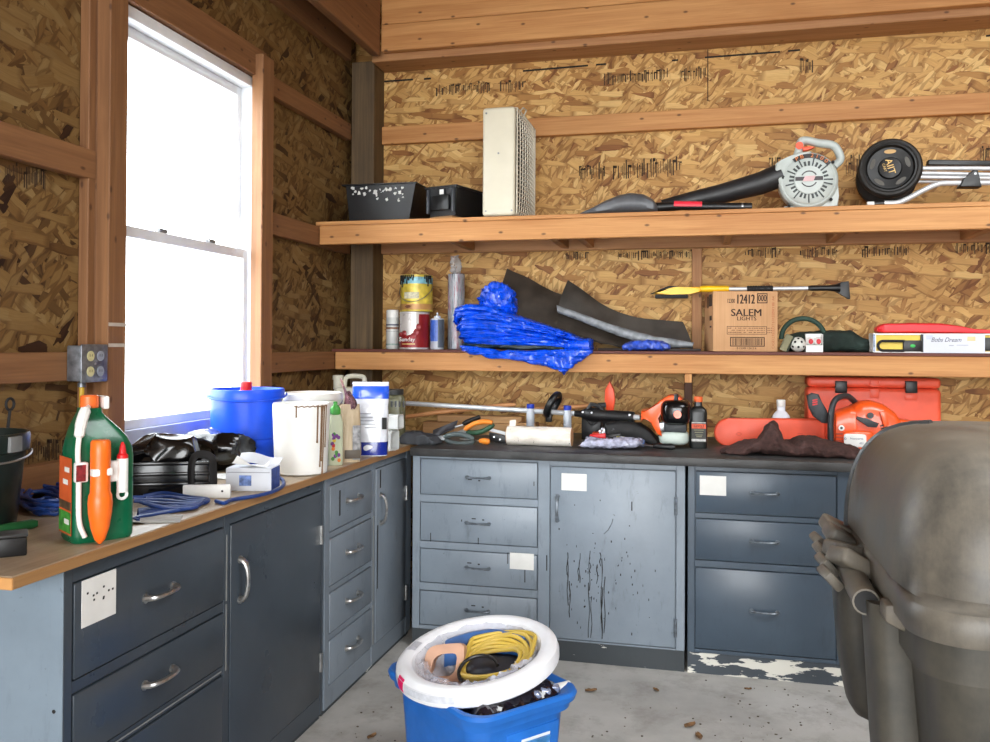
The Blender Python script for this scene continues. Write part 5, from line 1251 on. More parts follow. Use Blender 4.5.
# ---------------------------------------------------------------- upper shelf
Z1 = 2.0632
r = thing('paint_tray', 'black plastic tray with white paint splashes at the left end of the upper shelf', 'tray', (-1.62, 4.5, Z1))
a, b = ay(349, 217, 4.30), ay(408, 217, 4.30); ta, tb = ay(342, 185, 4.27), ay(417, 184, 4.27); zt = ta.z
TRK = pm('tray_black', (15, 16, 19), .4, var=.2)
ta.x = max(ta.x, -1.985)
def quad_ring(x0, x1, y0, y1, z): return [(x0, y0, z), (x1, y0, z), (x1, y1, z), (x0, y1, z)]
MB().rings([quad_ring(a.x, b.x, 4.31, 4.60, Z1), quad_ring(ta.x+.02, tb.x-.01, 4.275, 4.645, zt-.006), quad_ring(ta.x, tb.x, 4.262, 4.655, zt-.006), quad_ring(ta.x, tb.x, 4.262, 4.655, zt), quad_ring(ta.x+.022, tb.x-.022, 4.282, 4.638, zt), quad_ring(a.x+.008, b.x-.008, 4.318, 4.592, Z1+.006)]).build('tray_shell', TRK, r, smooth=20)
rn = random.Random(12)
for k in range(34):
    px_ = rn.choice((352, 356, 362, 368, 374, 378, 384, 388, 394, 398, 402))+rn.uniform(-3, 3); py_ = rn.uniform(187, 195) if rn.random() < .8 else rn.uniform(195, 201)
    t = (py_-185)/32; y = 4.272+.036*t; q = ay(px_, py_, y-.001); s_ = rn.uniform(.003, .010)
    MB().pillow(q, s_, .0025, s_*rn.uniform(.4, 1.6), 1, 1, 12, 8, s_*.7, 120, k).build('paint_splash', PAPER, r)
T = frame(ay(443, 217, 4.30), math.radians(-17)); T.translation.z = Z1
r = thing('storage_bin', 'small black bin with a handle recess between the paint tray and the box fan', 'bin', T.translation)
w0, d0, hB_ = .185, .27, ay(455, 187, 4.32).z-Z1
MB(T).rings([[(-w0/2*k, -.02+o, z), (w0/2*k, -.02+o, z), (w0/2*k, d0, z), (-w0/2*k, d0, z)] for k, o, z in ((.85, .02, .02), (1, 0, hB_-.01), (1.08, -.008, hB_-.01), (1.08, -.008, hB_), (.96, .01, hB_), (.8, .03, .028))]).build('bin_shell', TRK, r, smooth=20)
MB(T).box(-w0*.30, w0*.30, -.032, -.012, .05, hB_*.72, .006).build('handle_recess', BLACK, r)
for s_ in (-1, 1): MB(T).box(s_*w0*.42-.007, s_*w0*.42+.007, -.034, -.012, .035, hB_-.015, .005).build('side_rib', pm('tray_grey', (70, 74, 80), .35), r)
MB(T).box(.0, .025, -.0345, -.030, hB_-.045, hB_-.02, .001, 1).build('white_sticker', PAPER, r)
MB(T).box(-w0*.36, w0*.36, -.015, d0-.03, 0.0, .0195, .003).build('tan_block', TAN2, r)
# box fan seen from the side
fx0, fx1 = ay(483, 160, 4.25).x, ay(515.5, 160, 4.25).x; fz = ay(500, 107.5, 4.25).z
FC = pm('fan_cream', (212, 205, 184), .45, 0, var=.02)
r = thing('box_fan', 'cream metal box fan standing sideways on the upper shelf with its grille to the right', 'fan', ((fx0+fx1)/2, 4.5, Z1))
m = MB(); P = []
yf, yk = 4.235, 4.70
m.box(fx0, fx1, yf, yk, Z1+.006, fz, .016, 4); m.build('fan_housing', FC, r)
for y in (yf+.03, yk-.03): MB().box(fx0+.01, fx1-.01, y-.02, y+.02, Z1, Z1+.0055, .001, 1).build('foot', RUBBER, r)
for (x, z) in ((fx0+.02, Z1+.03), (fx1-.015, Z1+.03), ((fx0+fx1)/2, Z1+.32), (fx0+.02, fz-.03)): MB().cyl((x, yf-.0001, z), (x, yf-.003, z), .005, 10).build('screw', STEEL, r)
g = MB(); n = 0
MB().box(fx1+.0002, fx1+.0015, yf+.02, yk-.02, Z1+.025, fz-.02).build('dark_opening', pm('fan_interior', (46, 46, 40), .7), r, smooth=0)
def bul(y, z):
    u = (y-(yf+yk)/2)/((yk-yf)/2); v = (z-(Z1+fz)/2)/((fz-Z1)/2); return .010+.020*max(0, 1-u*u)*max(0, 1-v**4)
WIRE = pm('grille_wire', (206, 200, 182), .35, .2)
N = 24
for k in range(N+1):
    z = Z1+.014+(fz-Z1-.024)*k/N
    g.tube([(fx1+bul(y, z), y, z) for y in [yf+.004+(yk-yf-.008)*i/14 for i in range(15)]], .0032, 5)
for k in range(12):
    y = yf+.006+(yk-yf-.012)*k/11
    g.tube([(fx1+bul(y, z), y, z) for z in [Z1+.012+(fz-Z1-.02)*i/16 for i in range(17)]], .0034, 5)
for y in (yf+.004, yk-.004): g.tube([(fx1-.002, y, Z1+.012), (fx1+.011, y, Z1+.012), (fx1+.011, y, fz-.01), (fx1-.002, y, fz-.01)], .004, 6)
g.build('grille', WIRE, r)
MB().tube([(fx1+.02, yf+.01, fz-.03), (fx1+.035, yf+.03, fz-.005), (fx1+.045, yf+.06, fz-.01), (fx1+.03, yf+.05, fz-.05)], .004, 6).build('grille_clip', WIRE, r)
# shovel
SH = pm('shovel_grey', (92, 94, 98), .4, .2, var=.2)
r = thing('shovel', 'dark grey scoop shovel with a red band lying in front of the blower tube', 'shovel', ay(640, 214, 4.26))
sl = slab(MB(), [(577, 213.5), (590, 207), (604, 199), (618, 193), (630, 190.5), (643, 192), (652, 197), (657, 203)], [(578, 215.5), (592, 214.5), (610, 213.5), (630, 212.5), (645, 212.5), (657, 212)], 4.235, 4.42, .0, nu=50, e=.7)
for v in sl.bm.verts: v.co.z = max(v.co.z, Z1+.001)
sl.build('scoop', SH, r)
c = [ay(655, 207.5, 4.30), ay(674, 206, 4.30), ay(690, 206.2, 4.30), ay(702, 206.5, 4.30), ay(735, 206.8, 4.30), ay(752, 207, 4.30)]
for q in c: q.z = max(q.z, Z1+.021)
MB().tube(c[:2], [.024, .020], 14).build('socket', BLACK, r); MB().tube(c[1:], [.019, .019, .0195, .0195, .018], 14).build('handle', BLACK, r)
q0, q1 = c[1]+V((0, 0, .004)), c[3]+V((0, 0, .004)); MB().tube([q0, q1], .0205, 14).build('red_band', pm('band_red', (226, 46, 66), .4), r)
MB().tube([c[4]+V((.03, 0, 0)), c[4]+V((.038, 0, 0))], .0192, 14).build('ring_mark', STEEL, r)
# leaf blower
r = thing('leaf_blower', 'light grey handheld leaf blower with a long black tube on the upper shelf', 'leaf blower', ay(808, 211, 4.36))
yB = 4.36; LG = pm('blower_grey', (186, 194, 190), .4, var=.06); c = ay(808.5, 180.5, yB); kk = ay(809.5, 180.5, yB).x-c.x
R0 = 30*kk
MB().lathe([(R0*.93, .10), (R0, .085), (R0, .01), (R0*.97, 0), (R0*.90, -.006), (R0*.86, -.004), (R0*.80, -.008), (.002, -.012)], c, 56, (0, -1, 0)).build('fan_housing', LG, r) if False else None
MB().lathe([(R0*.93, -.10), (R0, -.085), (R0, -.01), (R0*.97, 0), (R0*.91, .006), (R0*.87, .004), (R0*.80, .012), (R0*.52, .016), (.002, .018)], c, 56, (0, -1, 0)).build('fan_housing', LG, r)
pxprism([(776, 163), (781, 160), (790, 156), (800, 152), (812, 151), (806, 160), (790, 172), (784, 190), (780, 186), (775, 170)], yB-.005, .09, LG, 'outlet_scroll', r, .008)
pxprism([(782, 192), (790, 200), (800, 206), (812, 209), (826, 208), (838, 206), (839, 196), (838, 180), (834, 176), (828, 196), (812, 204), (798, 202)], yB+.012, .085, LG, 'base_frame', r, .006)
z_ = Z1; MB().box(ay(785, 0, yB).x, ay(838, 0, yB).x, yB+.02, yB+.09, Z1, ay(800, 206, yB).z+.004, .004).build('foot', LG, r)
for k in range(28):
    t = 2*PI*k/28; u = V((math.cos(t), 0, math.sin(t)))
    MB().bar(c+u*(R0*.50)+V((0, -.0155, 0)), c+u*(R0*(.66 if k % 3 else .80))+V((0, -.0135, 0)), .010 if k % 3 else .006, .006, (0, 1, 0)).build('intake_slot', pm('slot_dark', (56, 62, 62), .6), r)
MB().lathe([(R0*.50, .0165), (R0*.49, .022), (R0*.2, .024), (.002, .024)], c, 40, (0, -1, 0)).build('hub', LG, r)
MB().box(c.x-R0*.46, c.x+R0*.46, c.y-.0265, c.y-.0245, c.z-.004, c.z+.014).build('hub_stripe', pm('stripe_dark', (48, 40, 44), .5), r, smooth=0)
MB().prism([c+V((x, -.0268, z)) for x, z in ((-R0*.22, -.008), (R0*.14, -.008), (R0*.22, .017), (-R0*.14, .017))], (0, -.001, 0)).build('badge', pm('badge_pink', (206, 170, 172), .5), r, smooth=0)
for s_ in (0, 1): MB().tube(arc(c+V((0, -.0245, .004)), R0*.27, .5+PI*s_, PI-.5+PI*s_, 12), .0025, 6).build('hub_arc', pm('stripe_dark', (48, 40, 44), .5), r)
P0 = [c+V((R0*1.0*math.cos(t), -.0105-.003, R0*1.0*math.sin(t))) for t in [math.radians(122-78*i/14) for i in range(15)]]
G = [[c+V((R0*q*math.cos(t), -.0115-.002*(1-q)*8, R0*q*math.sin(t))) for q in (.78, .83, .88, .93)] for t in [math.radians(126-88*i/16) for i in range(17)]]
MB().sheet(G, .003, (0, -1, 0)).build('model_label', pm('label_dark', (34, 28, 28), .5), r)
for k, ch in enumerate('PB 2100'):
    t = math.radians(118-11.6*k); u = V((math.cos(t), 0, math.sin(t))); 
    if ch != ' ': text(ch, pm('print_orange', (236, 84, 50), .5), 'model_text', r, c+u*(R0*.855)+V((0, -.0185, 0)), V((math.sin(t), 0, -math.cos(t))), u, R0*.19, sx=1.2)
MB().tube(spline([ay(796, 158, yB+.04), ay(799, 150, yB+.04), ay(801, 142, yB+.04), ay(806, 140.5, yB+.04), ay(818, 143, yB+.04), ay(830, 144.5, yB+.04), ay(836, 148, yB+.04), ay(840, 156, yB+.04), ay(839.5, 161, yB+.04), ay(834, 166, yB+.04)], 6), .020, 14, flat=.9).build('handle', LG, r)
MB().cyl(ay(799.5, 145.5, yB+.012), ay(799.5, 145.5, yB+.03), .018, 18).build('choke_knob', ORANGE, r); pxprism([(802, 147), (810, 146), (815, 147), (808, 150), (803, 150.5)], yB+.02, .03, ORANGE, 'trigger', r, .003)
for (x, y_) in ((783.5, 177.5), (789, 206), (831, 199.5), (833, 162)): MB().cyl(ay(x, y_, yB-.008), ay(x, y_, yB+.02), .008, 12).build('screw_hole', MATTE, r)
MB().tube([ay(781, 175, yB+.05), ay(760, 183.5, yB+.045), ay(720, 194, yB+.03), ay(690, 200.5, yB+.02), ay(662, 206, yB+.01)], [.058, .055, .047, .042, .03], 24).build('blower_tube', pm('tube_black', (34, 34, 36), .45, var=.2), r)
# golf push cart: folded, wheel to the front
r = thing('golf_cart', 'folded push cart with a black spoked wheel and silver tubes on the upper shelf', 'push cart', ay(920, 205, 4.4))
c = ay(890, 168.5, 4.36); axw = V((-.16, -1, .06)).normalized(); R0 = .139
MB().lathe([(R0*.84, -.028), (R0*.93, -.026), (R0*.99, -.014), (R0, 0), (R0*.99, .014), (R0*.93, .026), (R0*.86, .028), (R0*.80, .022), (R0*.80, -.022)], c, 56, axw, cap=False).build('tyre', RUBBER, r)
GBK = pm('wheel_black', (9, 9, 10), .5, var=.25)
u = axw.orthogonal().normalized(); w = axw.cross(u)
MB().lathe([(R0*.82, -.022), (R0*.82, .022), (R0*.76, .024), (R0*.70, .012), (R0*.38, .004), (R0*.34, .016), (R0*.12, .022), (.002, .022), (.002, -.02), (R0*.3, -.02)], c, 56, axw).build('wheel_disc', GBK, r)
OSL = pm('spoke_gap', (196, 158, 104), .6)
for k in range(5):
    t = math.radians(90+72*k); up_ = V((0, 0, 1)); uu = (up_-axw*up_.dot(axw)).normalized(); ww = uu.cross(axw)
    d0 = uu*math.sin(t)+ww*math.cos(t); tt = uu*math.cos(t)-ww*math.sin(t)
    q = c+d0*(R0*.56)+axw*.0085
    sp_ = MB().prism([q+tt*(.026*math.cos(a)*1.0)+d0*(.010*math.sin(a)) for a in [2*PI*i/16 for i in range(16)]], axw*.002).build('rim_slot', OSL if k == 0 else pm('slot_edge', (70, 66, 58), .4), r)
q = c+axw*.0225; ey = (V((0, 0, 1))-axw*axw.z).normalized(); exx = ey.cross(axw)
GO = pm('gold_print', (206, 170, 104), .4, .3)
text('AIIT', GO, 'hub_text', r, q+ey*.004, (exx*.25-ey*.97), (exx*.97+ey*.25), .042); text('CART', GO, 'hub_text', r, q-exx*.024, (exx*.25-ey*.97), (exx*.97+ey*.25), .016)
c2 = c+V((.02, .20, -.012)); MB().lathe([(R0*.84, -.028), (R0*.99, -.014), (R0*.99, .014), (R0*.84, .028), (.01, .03), (.01, -.03)], c2, 44, V((0, -1, 0))).build('rear_wheel', RUBBER, r)
MB().cyl(c-axw*.02, c2, .008, 12).build('axle', STEEL, r)
def tub(p, y, rr=.011, nm='tube', mm=ALU): return MB().tube(spline([ay(a, b_, y+dy) for a, b_, dy in p], 5), rr, 12).build(nm, mm, r)
tub([(912, 168.5, 0), (950, 168.3, 0), (1010, 168.5, 0)], 4.45); tub([(912, 173, 0), (950, 173.5, 0), (1010, 175, 0)], 4.44, .009)
tub([(912, 177, 0), (950, 177.5, 0), (1010, 178.5, 0)], 4.43, .010); tub([(912, 181.5, 0), (950, 182, 0), (1010, 183.5, 0)], 4.46, .008)
tub([(884, 203.2, 0), (896, 203, 0), (906, 199.5, 0), (925, 189.5, 0), (938, 184, 0), (950, 183, 0), (1010, 182.5, 0)], 4.33, .0125)
MB().tube([ay(874, 204, 4.33), ay(884, 203.3, 4.33)], .013, 12).build('joint', BLACK, r); MB().tube([ay(867, 204, 4.33), ay(874, 203.8, 4.33)], .011, 12).build('end_cap', WHITE, r)
MB().bar(ay(927, 163, 4.5), ay(1010, 164.5, 4.5), .05, .025, bev=.004).build('folding_bar', BLACK, r)
pxprism([(960, 186.5), (964, 178), (971, 175), (973, 170), (978, 170), (979, 178), (982, 186.5)], 4.30, .07, BLACK, 'bracket', r, .004)
MB().cyl(ay(975.5, 173.5, 4.30), ay(975.5, 173.5, 4.293), .006, 10).build('bolt', STEEL, r)
# ---------------------------------------------------------------- on the floor
# blue tote
zr = .42
pc_ = az(478, 721, zr); pr_ = az(583, 689, zr)
ex_ = (pr_-pc_).normalized(); ey_ = V((-ex_.y, ex_.x, 0)); L1 = (pr_-pc_).length+.02; L2 = .51
org = pc_-ex_*.012; Tt = Matrix(((ex_.x, ey_.x, 0, org.x), (ex_.y, ey_.y, 0, org.y), (0, 0, 1, 0), (0, 0, 0, 1)))
TB = pm('tote_blue', (34, 108, 196), .4, var=.08)
r = thing('storage_tote', 'blue plastic storage tote standing on the concrete floor', 'tote', Tt@V((L1/2, L2/2, 0)))
def tr(inset, z, rad=.07, n=48):
    out = []
    w, d = L1-2*inset, L2-2*inset
    for (cx_, cy_, a0) in ((w/2-rad, d/2-rad, 0), (-w/2+rad, d/2-rad, PI/2), (-w/2+rad, -d/2+rad, PI), (w/2-rad, -d/2+rad, 3*PI/2)):
        for i in range(9): t = a0+PI/2*i/8; out.append((L1/2+cx_+rad*math.cos(t), L2/2+cy_+rad*math.sin(t), z))
    return out
MB(Tt).rings([tr(.055, 0), tr(.05, .008), tr(.028, zr-.055), tr(.012, zr-.052), tr(.008, zr-.03), tr(0, zr-.028), tr(-.004, zr-.012), tr(0, zr-.002), tr(.008, zr), tr(.02, zr-.006), tr(.03, zr-.012), tr(.034, zr-.06), tr(.058, .02), tr(.20, .015, .03)]).build('tote_shell', TB, r)
MB(Tt).hexa([(L1*.36, .0395, .17), (L1*.80, .0395, .17), (L1*.80, .050, .17), (L1*.36, .050, .17), (L1*.33, .0260, zr-.08), (L1*.81, .0260, zr-.08), (L1*.81, .04, zr-.08), (L1*.33, .04, zr-.08)], .004).build('front_panel', TB, r)
lb = MB(Tt).hexa([(L1*.46, .0315, .26), (L1*.72, .0315, .26), (L1*.72, .036, .26), (L1*.46, .036, .26), (L1*.46, .0255, zr-.105), (L1*.72, .0255, zr-.105), (L1*.72, .032, zr-.105), (L1*.46, .032, zr-.105)]).build('label', WHITE, r, smooth=0)
MB(Tt).hexa([(L1*.475, .0303, .265), (L1*.71, .0303, .265), (L1*.71, .0345, .265), (L1*.475, .0345, .265), (L1*.475, .0246, zr-.112), (L1*.71, .0246, zr-.112), (L1*.71, .017, zr-.112), (L1*.475, .017, zr-.112)]).build('label_print', pm('label_sky', (70, 150, 220), .4, vs=24, var=.3), lb, smooth=0)
MB(Tt).pillow((L1*.55, .0285, .283), .024, .002, .014, 1, 1, 16, 8).build('label_picture', pm('label_lilac', (186, 170, 206), .5), lb)
# filler inside the tote so the tub has something to lie on
def loc(a, b, z): return Tt@V((L1*a, L2*b, z))

q = loc(.52, .62, .28); 0 and tagit(MB().pillow(q, .15, .20, .105, .6, .6, 32, 18, .02, 7, 5, rot=Matrix.Rotation(math.atan2(ex_.y, ex_.x), 3, 'Z')).build('stuffed_bag', pm('grey_sack', (120, 122, 126), .6, var=.2), origin=(q.x, q.y, .17)), 'grey stuffed bag inside the blue tote under the white tub', 'bag')
# round white tub with bag liner, tilted on the tote
cen = V((-.672, 2.55, .478))
nrm = V((.0, -.225, 1.0)); view = (CAMP-cen); nrm = V((-.125, -.15, 1)).normalized()
xx = (V((1, 0, 0))-nrm*nrm.x).normalized(); yy = nrm.cross(xx); RO = .250
def tubp(rr, t, z): return cen+xx*(rr*math.cos(t))+yy*(rr*math.sin(t))+nrm*z
TW2 = pm('tub_white', (232, 234, 238), .35, var=.03)
r = thing('tub', 'round white plastic tub lying tilted on the blue tote with cords inside', 'tub', cen-V((0, 0, .05)))
prof = [(.105, -.135), (.115, -.13), (RO-.070, -.045), (RO-.028, -.036), (RO-.012, -.034), (RO-.002, -.026), (RO, -.008), (RO-.004, .010), (RO-.016, .019), (RO-.036, .021), (RO-.052, .014), (RO-.06, .0), (RO-.076, -.04), (.105, -.124), (.002, -.126)]
tc_ = Tt@V((L1/2, L2/2, 0)); offv = V((tc_.x-cen.x, tc_.y-cen.y, 0)); offv = offv - nrm*offv.dot(nrm)
def drift(z): return offv*(max(0, -z-.03)/.115*.75)
MB().rings([[tubp(rr_, t, z)+drift(z) for t in [2*PI*k/64 for k in range(64)]] for rr_, z in prof]).build('tub_shell', TW2, r)
R_ = []
for i in range(9):
    s_ = i/8; rr0 = RO-.056-.085*s_; z = .012-.11*s_
    R_.append([tubp(rr0+.012*noise.noise(V((math.cos(t)*4, math.sin(t)*4, s_*5)))-.004, t, z+.010*noise.noise(V((math.cos(t)*6+3, math.sin(t)*6, s_*3))))+drift(z) for t in [2*PI*k/72 for k in range(72)]])
MB().rings(R_, cap=False).build('bag_liner', film('liner_film', (206, 208, 220), .4), r, smooth=20)
R_ = []
for i in range(5):
    s_ = i/4; R_.append([tubp(RO-.062-.035*s_-.03*abs(noise.noise(V((math.cos(t)*7, math.sin(t)*7, 2)))), t, -.004+.022*s_*(1-s_)+.016*noise.noise(V((math.cos(t)*9, math.sin(t)*9, s_*3)))) for t in [math.radians(-170)+math.radians(160)*k/40 for k in range(41)]])
MB().sheet(R_, .0008).build('liner_edge', film('liner_film', (206, 208, 220), .4), r, smooth=25)
G = [[tubp(rr, t, z) for rr, z in ((RO-.001+.0005, -.019), (RO+.0008, -.008), (RO-.002, .007), (RO-.01, .0168))] for t in [math.radians(214+10*k/5) for k in range(6)]]
MB().sheet(G, .0012, nrm).build('pink_sticker', pm('hot_pink', (226, 20, 100), .5), r)
G = [[tubp(rr, t, z) for rr, z in ((RO+.0006, -.012), (RO+.0002, -.004), (RO-.002, .0065))] for t in [math.radians(226+44*k/12) for k in range(13)]]
MB().sheet(G, .001, nrm).build('paper_sticker', pm('sticker_grey', (214, 218, 226), .5, vs=60, var=.1), r)
G = [[tubp(rr, t, .0215-abs(rr-(RO-.034))*.16) for rr in (RO-.05, RO-.042, RO-.034, RO-.026, RO-.02)] for t in [math.radians(164+14*k/6) for k in range(7)]]
MB().sheet(G, .001, nrm).build('clear_sticker', pm('sticker_silver', (186, 188, 196), .3, vs=60, var=.15), r)
# what is in the tub
def tin(x, y, z=0): return cen+xx*x+yy*y+nrm*(z*.8+.004)
m = MB(); Pp = []
sl = MB(); G = [[tin(-.13+.26*u, .155-.05*v-.25*(u-.5)**2, .0-.085*v) for v in [j/6 for j in range(7)]] for u in [i/20 for i in range(21)]]
tagit(sl.sheet(G, .012, (0, -1, 0)).build('blue_sheet', pm('panel_blue', (44, 96, 164), .4, var=.15)), 'curved blue plastic panel inside the far side of the white tub', 'panel')
MBp = MB(); MBp.pillow(tin(.05, .03, -.10), .11, .09, .045, .7, .8, 32, 16, .012, 9, 1); tagit(MBp.build('cable_bundle', pm('dark_navy', (30, 34, 46), .6, var=.3)), 'dark bundle under the yellow cord in the white tub', 'bundle')
YC = pm('yellow_cord', (206, 176, 74), .45, var=.12)
r = thing('extension_cord', 'coiled yellow extension cord inside the round white tub', 'cord', tin(.04, 0, -.1))
for k in range(7):
    rn = random.Random(k+60); rr = .078+.009*k; off = .006*k
    P = [tin(.045+rr*1.02*math.cos(t)+.01*math.sin(2*t+k), .005+rr*.92*math.sin(t)+.004*k, -.062+.008*k*.7+.022*math.sin(t+.6)+.006*math.sin(3*t+k)) for t in [2*PI*i/48 for i in range(48)]]
    P = [tin(*( [min(.165, max(-.05, (q-cen).dot(xx))), min(.15, max(-.15, (q-cen).dot(yy))), (q-cen).dot(nrm)] )) for q in P]
    MB().tube(P, .0068, 8, True).build('loop', YC, r)
P = [tin(.015+.06*math.cos(t), -.055+.05*math.sin(t), -.03+.028*math.sin(t)) for t in [PI*.1+PI*1.1*i/16 for i in range(17)]]
tagit(MB().tube(P, .0055, 8).build('cable', BLACK), 'black cable loop beside the yellow cord in the white tub', 'cable')
BG = pm('beige_plastic', (196, 150, 122), .5, var=.1)
r = thing('handle_frame', 'beige plastic frame with a large opening inside the left of the white tub', 'frame', tin(-.11, -.01, -.09))
fc = tin(-.108, .005, -.045); fx = (xx*.98+yy*.1).normalized(); fz_ = (nrm*.85+yy*.4).normalized(); fn = fx.cross(fz_)
def sq(w, h, e, n=28): return [(w*math.copysign(abs(math.cos(2*PI*k/n))**e, math.cos(2*PI*k/n))+.012*math.sin(2*PI*k/n), h*math.copysign(abs(math.sin(2*PI*k/n))**e, math.sin(2*PI*k/n))) for k in range(n)]
out = sq(.062, .062, .45)
inn = sq(.038, .034, .6)
def lift(L, d_): return [fc+fx*a+fz_*b+fn*d_ for a, b in L]
m = MB(); m.rings([lift(out, -.02), lift(out, .02), lift(inn, .02), lift(inn, -.02)], closed=True); m.build('frame', BG, r)
MB().hexa([*lift([(-.05, -.064), (.05, -.068)], -.03), *lift([(.05, -.068), (-.05, -.064)], .03), *lift([(-.05, -.03), (.05, -.034)], -.04), *lift([(.05, -.034), (-.05, -.03)], .0)]).build('base', BG, r)
# dark bottle pack in the front of the tote
a_, b_ = loc(.10, .125, zr-.03), loc(.86, .135, zr-.012)
r = thing('wrapped_package', 'dark purple plastic wrapped package in the front of the blue tote', 'package', loc(.5, .15, zr-.1))
d_ = (b_-a_); R_ = []
for i in range(41):
    t = i/40; k = min(1, t*9, (1-t)*9)**.5; c_ = a_+d_*t
    R_.append([c_+ey_*((.045*k+.004)*math.cos(s_)+.008*noise.noise(V((t*16, math.cos(s_)*2, 0)))) + V((0, 0, 1))*((.036*k+.004)*math.sin(s_)+.010*noise.noise(V((t*18, math.sin(s_)*2, 4)))) for s_ in [2*PI*j/20 for j in range(20)]])
MB().rings(R_).build('wrapping', pm('purple_black', (24, 20, 30), .15, var=.5, vs=30, coat=.6), r, smooth=22)
for k, t in enumerate((.66, .78, .9)): q = a_+d_*t+V((0, 0, .022))-ey_*.03; MB().pillow(q, .018, .010, .012, .7, .7, 14, 8, .004, 60, k, True).build('foil_glint', pm('glint', (150, 160, 186), .15, .4), r)
q = b_+ex_*.02; tagit(MB().cyl(q+V((-.01, 0, -.006)), q+ex_*.035+V((0, 0, -.004)), .017, 18).build('pipe_end', WHITE), 'white round cap end beside the dark package in the tote', 'cap')
q = loc(.08, .12, zr-.03); 0 and tagit(MB().pillow(q, .05, .04, .03, .7, .7, 20, 12, .012, 30, 3, True).build('plastic_scrap', film('scrap_film', (220, 224, 230), .7), smooth=20), 'crumpled clear plastic scrap at the near corner of the tote', 'scrap')
q = loc(.80, .36, zr-.03); tagit(MB(frame(q, math.atan2(ex_.y, ex_.x), .5)).box(-.07, .06, -.05, .05, -.01, .01, .003).build('carton', pm('carton_pale', (216, 206, 210), .6)), 'pale flat carton edge showing at the right of the tote', 'carton')
# big wheeled bin
DUST = (120, 112, 100)
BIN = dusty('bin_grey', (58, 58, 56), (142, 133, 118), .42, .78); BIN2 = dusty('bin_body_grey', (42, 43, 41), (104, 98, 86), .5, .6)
r = thing('wheelie_bin', 'large dusty dark grey wheeled rubbish bin with a domed lid and a broken corner', 'bin', (.72, 2.05, 0))
bx0, bx1, by0, by1 = .352, 1.02, 1.615, 2.46; zl = .965
def rr(x0, x1, y0, y1, z, rad, n=8, dz=None):
    out = []
    for (cx_, cy_, a0) in ((x1-rad, y1-rad, 0), (x0+rad, y1-rad, PI/2), (x0+rad, y0+rad, PI), (x1-rad, y0+rad, 3*PI/2)):
        for i in range(n+1): t = a0+PI/2*i/n; out.append((cx_+rad*math.cos(t), cy_+rad*math.sin(t), z))
    return out
MB().rings([rr(.47, .90, 1.78, 2.36, .04, .07), rr(.46, .91, 1.77, 2.37, .05, .08), rr(.395, .975, 1.672, 2.43, .80, .09), rr(.392, .978, 1.668, 2.432, .83, .09), rr(.372, .995, 1.65, 2.45, .835, .09), rr(.37, 1.0, 1.645, 2.452, .905, .09), rr(.395, .975, 1.67, 2.43, .905, .09), rr(.46, .90, 1.79, 2.34, .07, .07)]).build('bin_body', BIN2, r)
for x in (.50, .87):
    w_ = MB().lathe([(.03, -.03), (.115, -.032), (.13, -.02), (.13, .02), (.115, .032), (.03, .03)], (x, 2.43, .13), 40, (1, 0, 0)).build('wheel', RUBBER, r) if x > .6 else None
# lid
R_ = []
def dome(k):
    # k 0 rim .. 1 crown
    a = k*PI/2; s_ = math.cos(a)**.36; z = zl+.012+.268*math.sin(a)**.9
    x0, x1, y0, y1 = bx0-.006, bx1-.012, by0+.042, by1+.03
    cx_, cy_ = (x0+x1)/2, (y0+y1)/2+.04; hx, hy = (x1-x0)/2, (y1-y0)/2
    rad = .13*s_+.02
    q = []
    for p in rr(-hx*s_, hx*s_, -hy*s_, hy*s_, 0, min(rad, hx*s_*.95, hy*s_*.95)): q.append((cx_+p[0], cy_-.04*s_+p[1], z))
    return q
rim = [rr(bx0, bx1, by0, by1, zl-.055, .10), rr(bx0-.002, bx1+.002, by0-.002, by1, zl-.05, .10), rr(bx0-.002, bx1+.002, by0-.002, by1, zl-.012, .10), rr(bx0+.004, bx1-.004, by0+.004, by1-.004, zl, .10), rr(bx0+.010, bx1-.010, by0+.030, by1-.006, zl+.004, .11)]
inn_ = [rr(bx0+.012, bx1-.012, by0+.012, by1-.012, zl-.055, .09)]
MB().rings(inn_+rim+[dome(i/14) for i in range(15)]).build('lid', BIN, r, smooth=40)
P = [V(p) for p in []]
MB().tube([(bx0+.015, by0+.12+.0*t, zl-.07) for t in (0, 1)]+[], .001, 4) if False else None
# raised band around the far side of the dome
def dpt(k, fx_):
    ring = dome(k); return ring
band = []
for i in range(15):
    ring = dome(i/14*.9)
    # far-left corner of each ring
    j = 17
    band.append(V(ring[j])+V((.006, .0, -.006)))
MB().tube(band, [.014]*15, 8, flat=1.0).build('lid_rib', pm('bin_rib', (70, 72, 74), .35, var=.15), r)
# broken corner on the handle side
rn = random.Random(21)
for k in range(4):
    y = 2.35-.09*k; x = .335-.004*k; z = zl-.012-.006*k
    T = frame((x, y, z), .25+rn.uniform(-.2, .2), rn.uniform(-.2, .2), .35+rn.uniform(-.15, .25))
    MB(T).box(-.052, .04, -.042, .040, -.018, .018, .010, 3).build('hinge_lug', BIN, r)
    T = frame((x-.05, y-.015, z-.034), .25, .1, .9+rn.uniform(-.2, .2)); MB(T).box(-.028, .02, -.034, .034, -.011, .011, .006, 2).build('torn_flange', BIN, r)
m = MB(); P = [V((.318, 1.985+.0, .915)), V((.33, 2.12, .925)), V((.335, 2.35, .93))]
m.tube([(.325, 2.38, .915), (.322, 2.1, .905), (.318, 1.90, .90)], .027, 20); m.build('handle_tube', BIN, r)
MB().cyl((.318, 1.8985, .90), (.3181, 1.902, .90), .0232, 16).build('dark_hollow_disc', MATTE, r)  # dark disc painted as the shade inside the hollow tube end
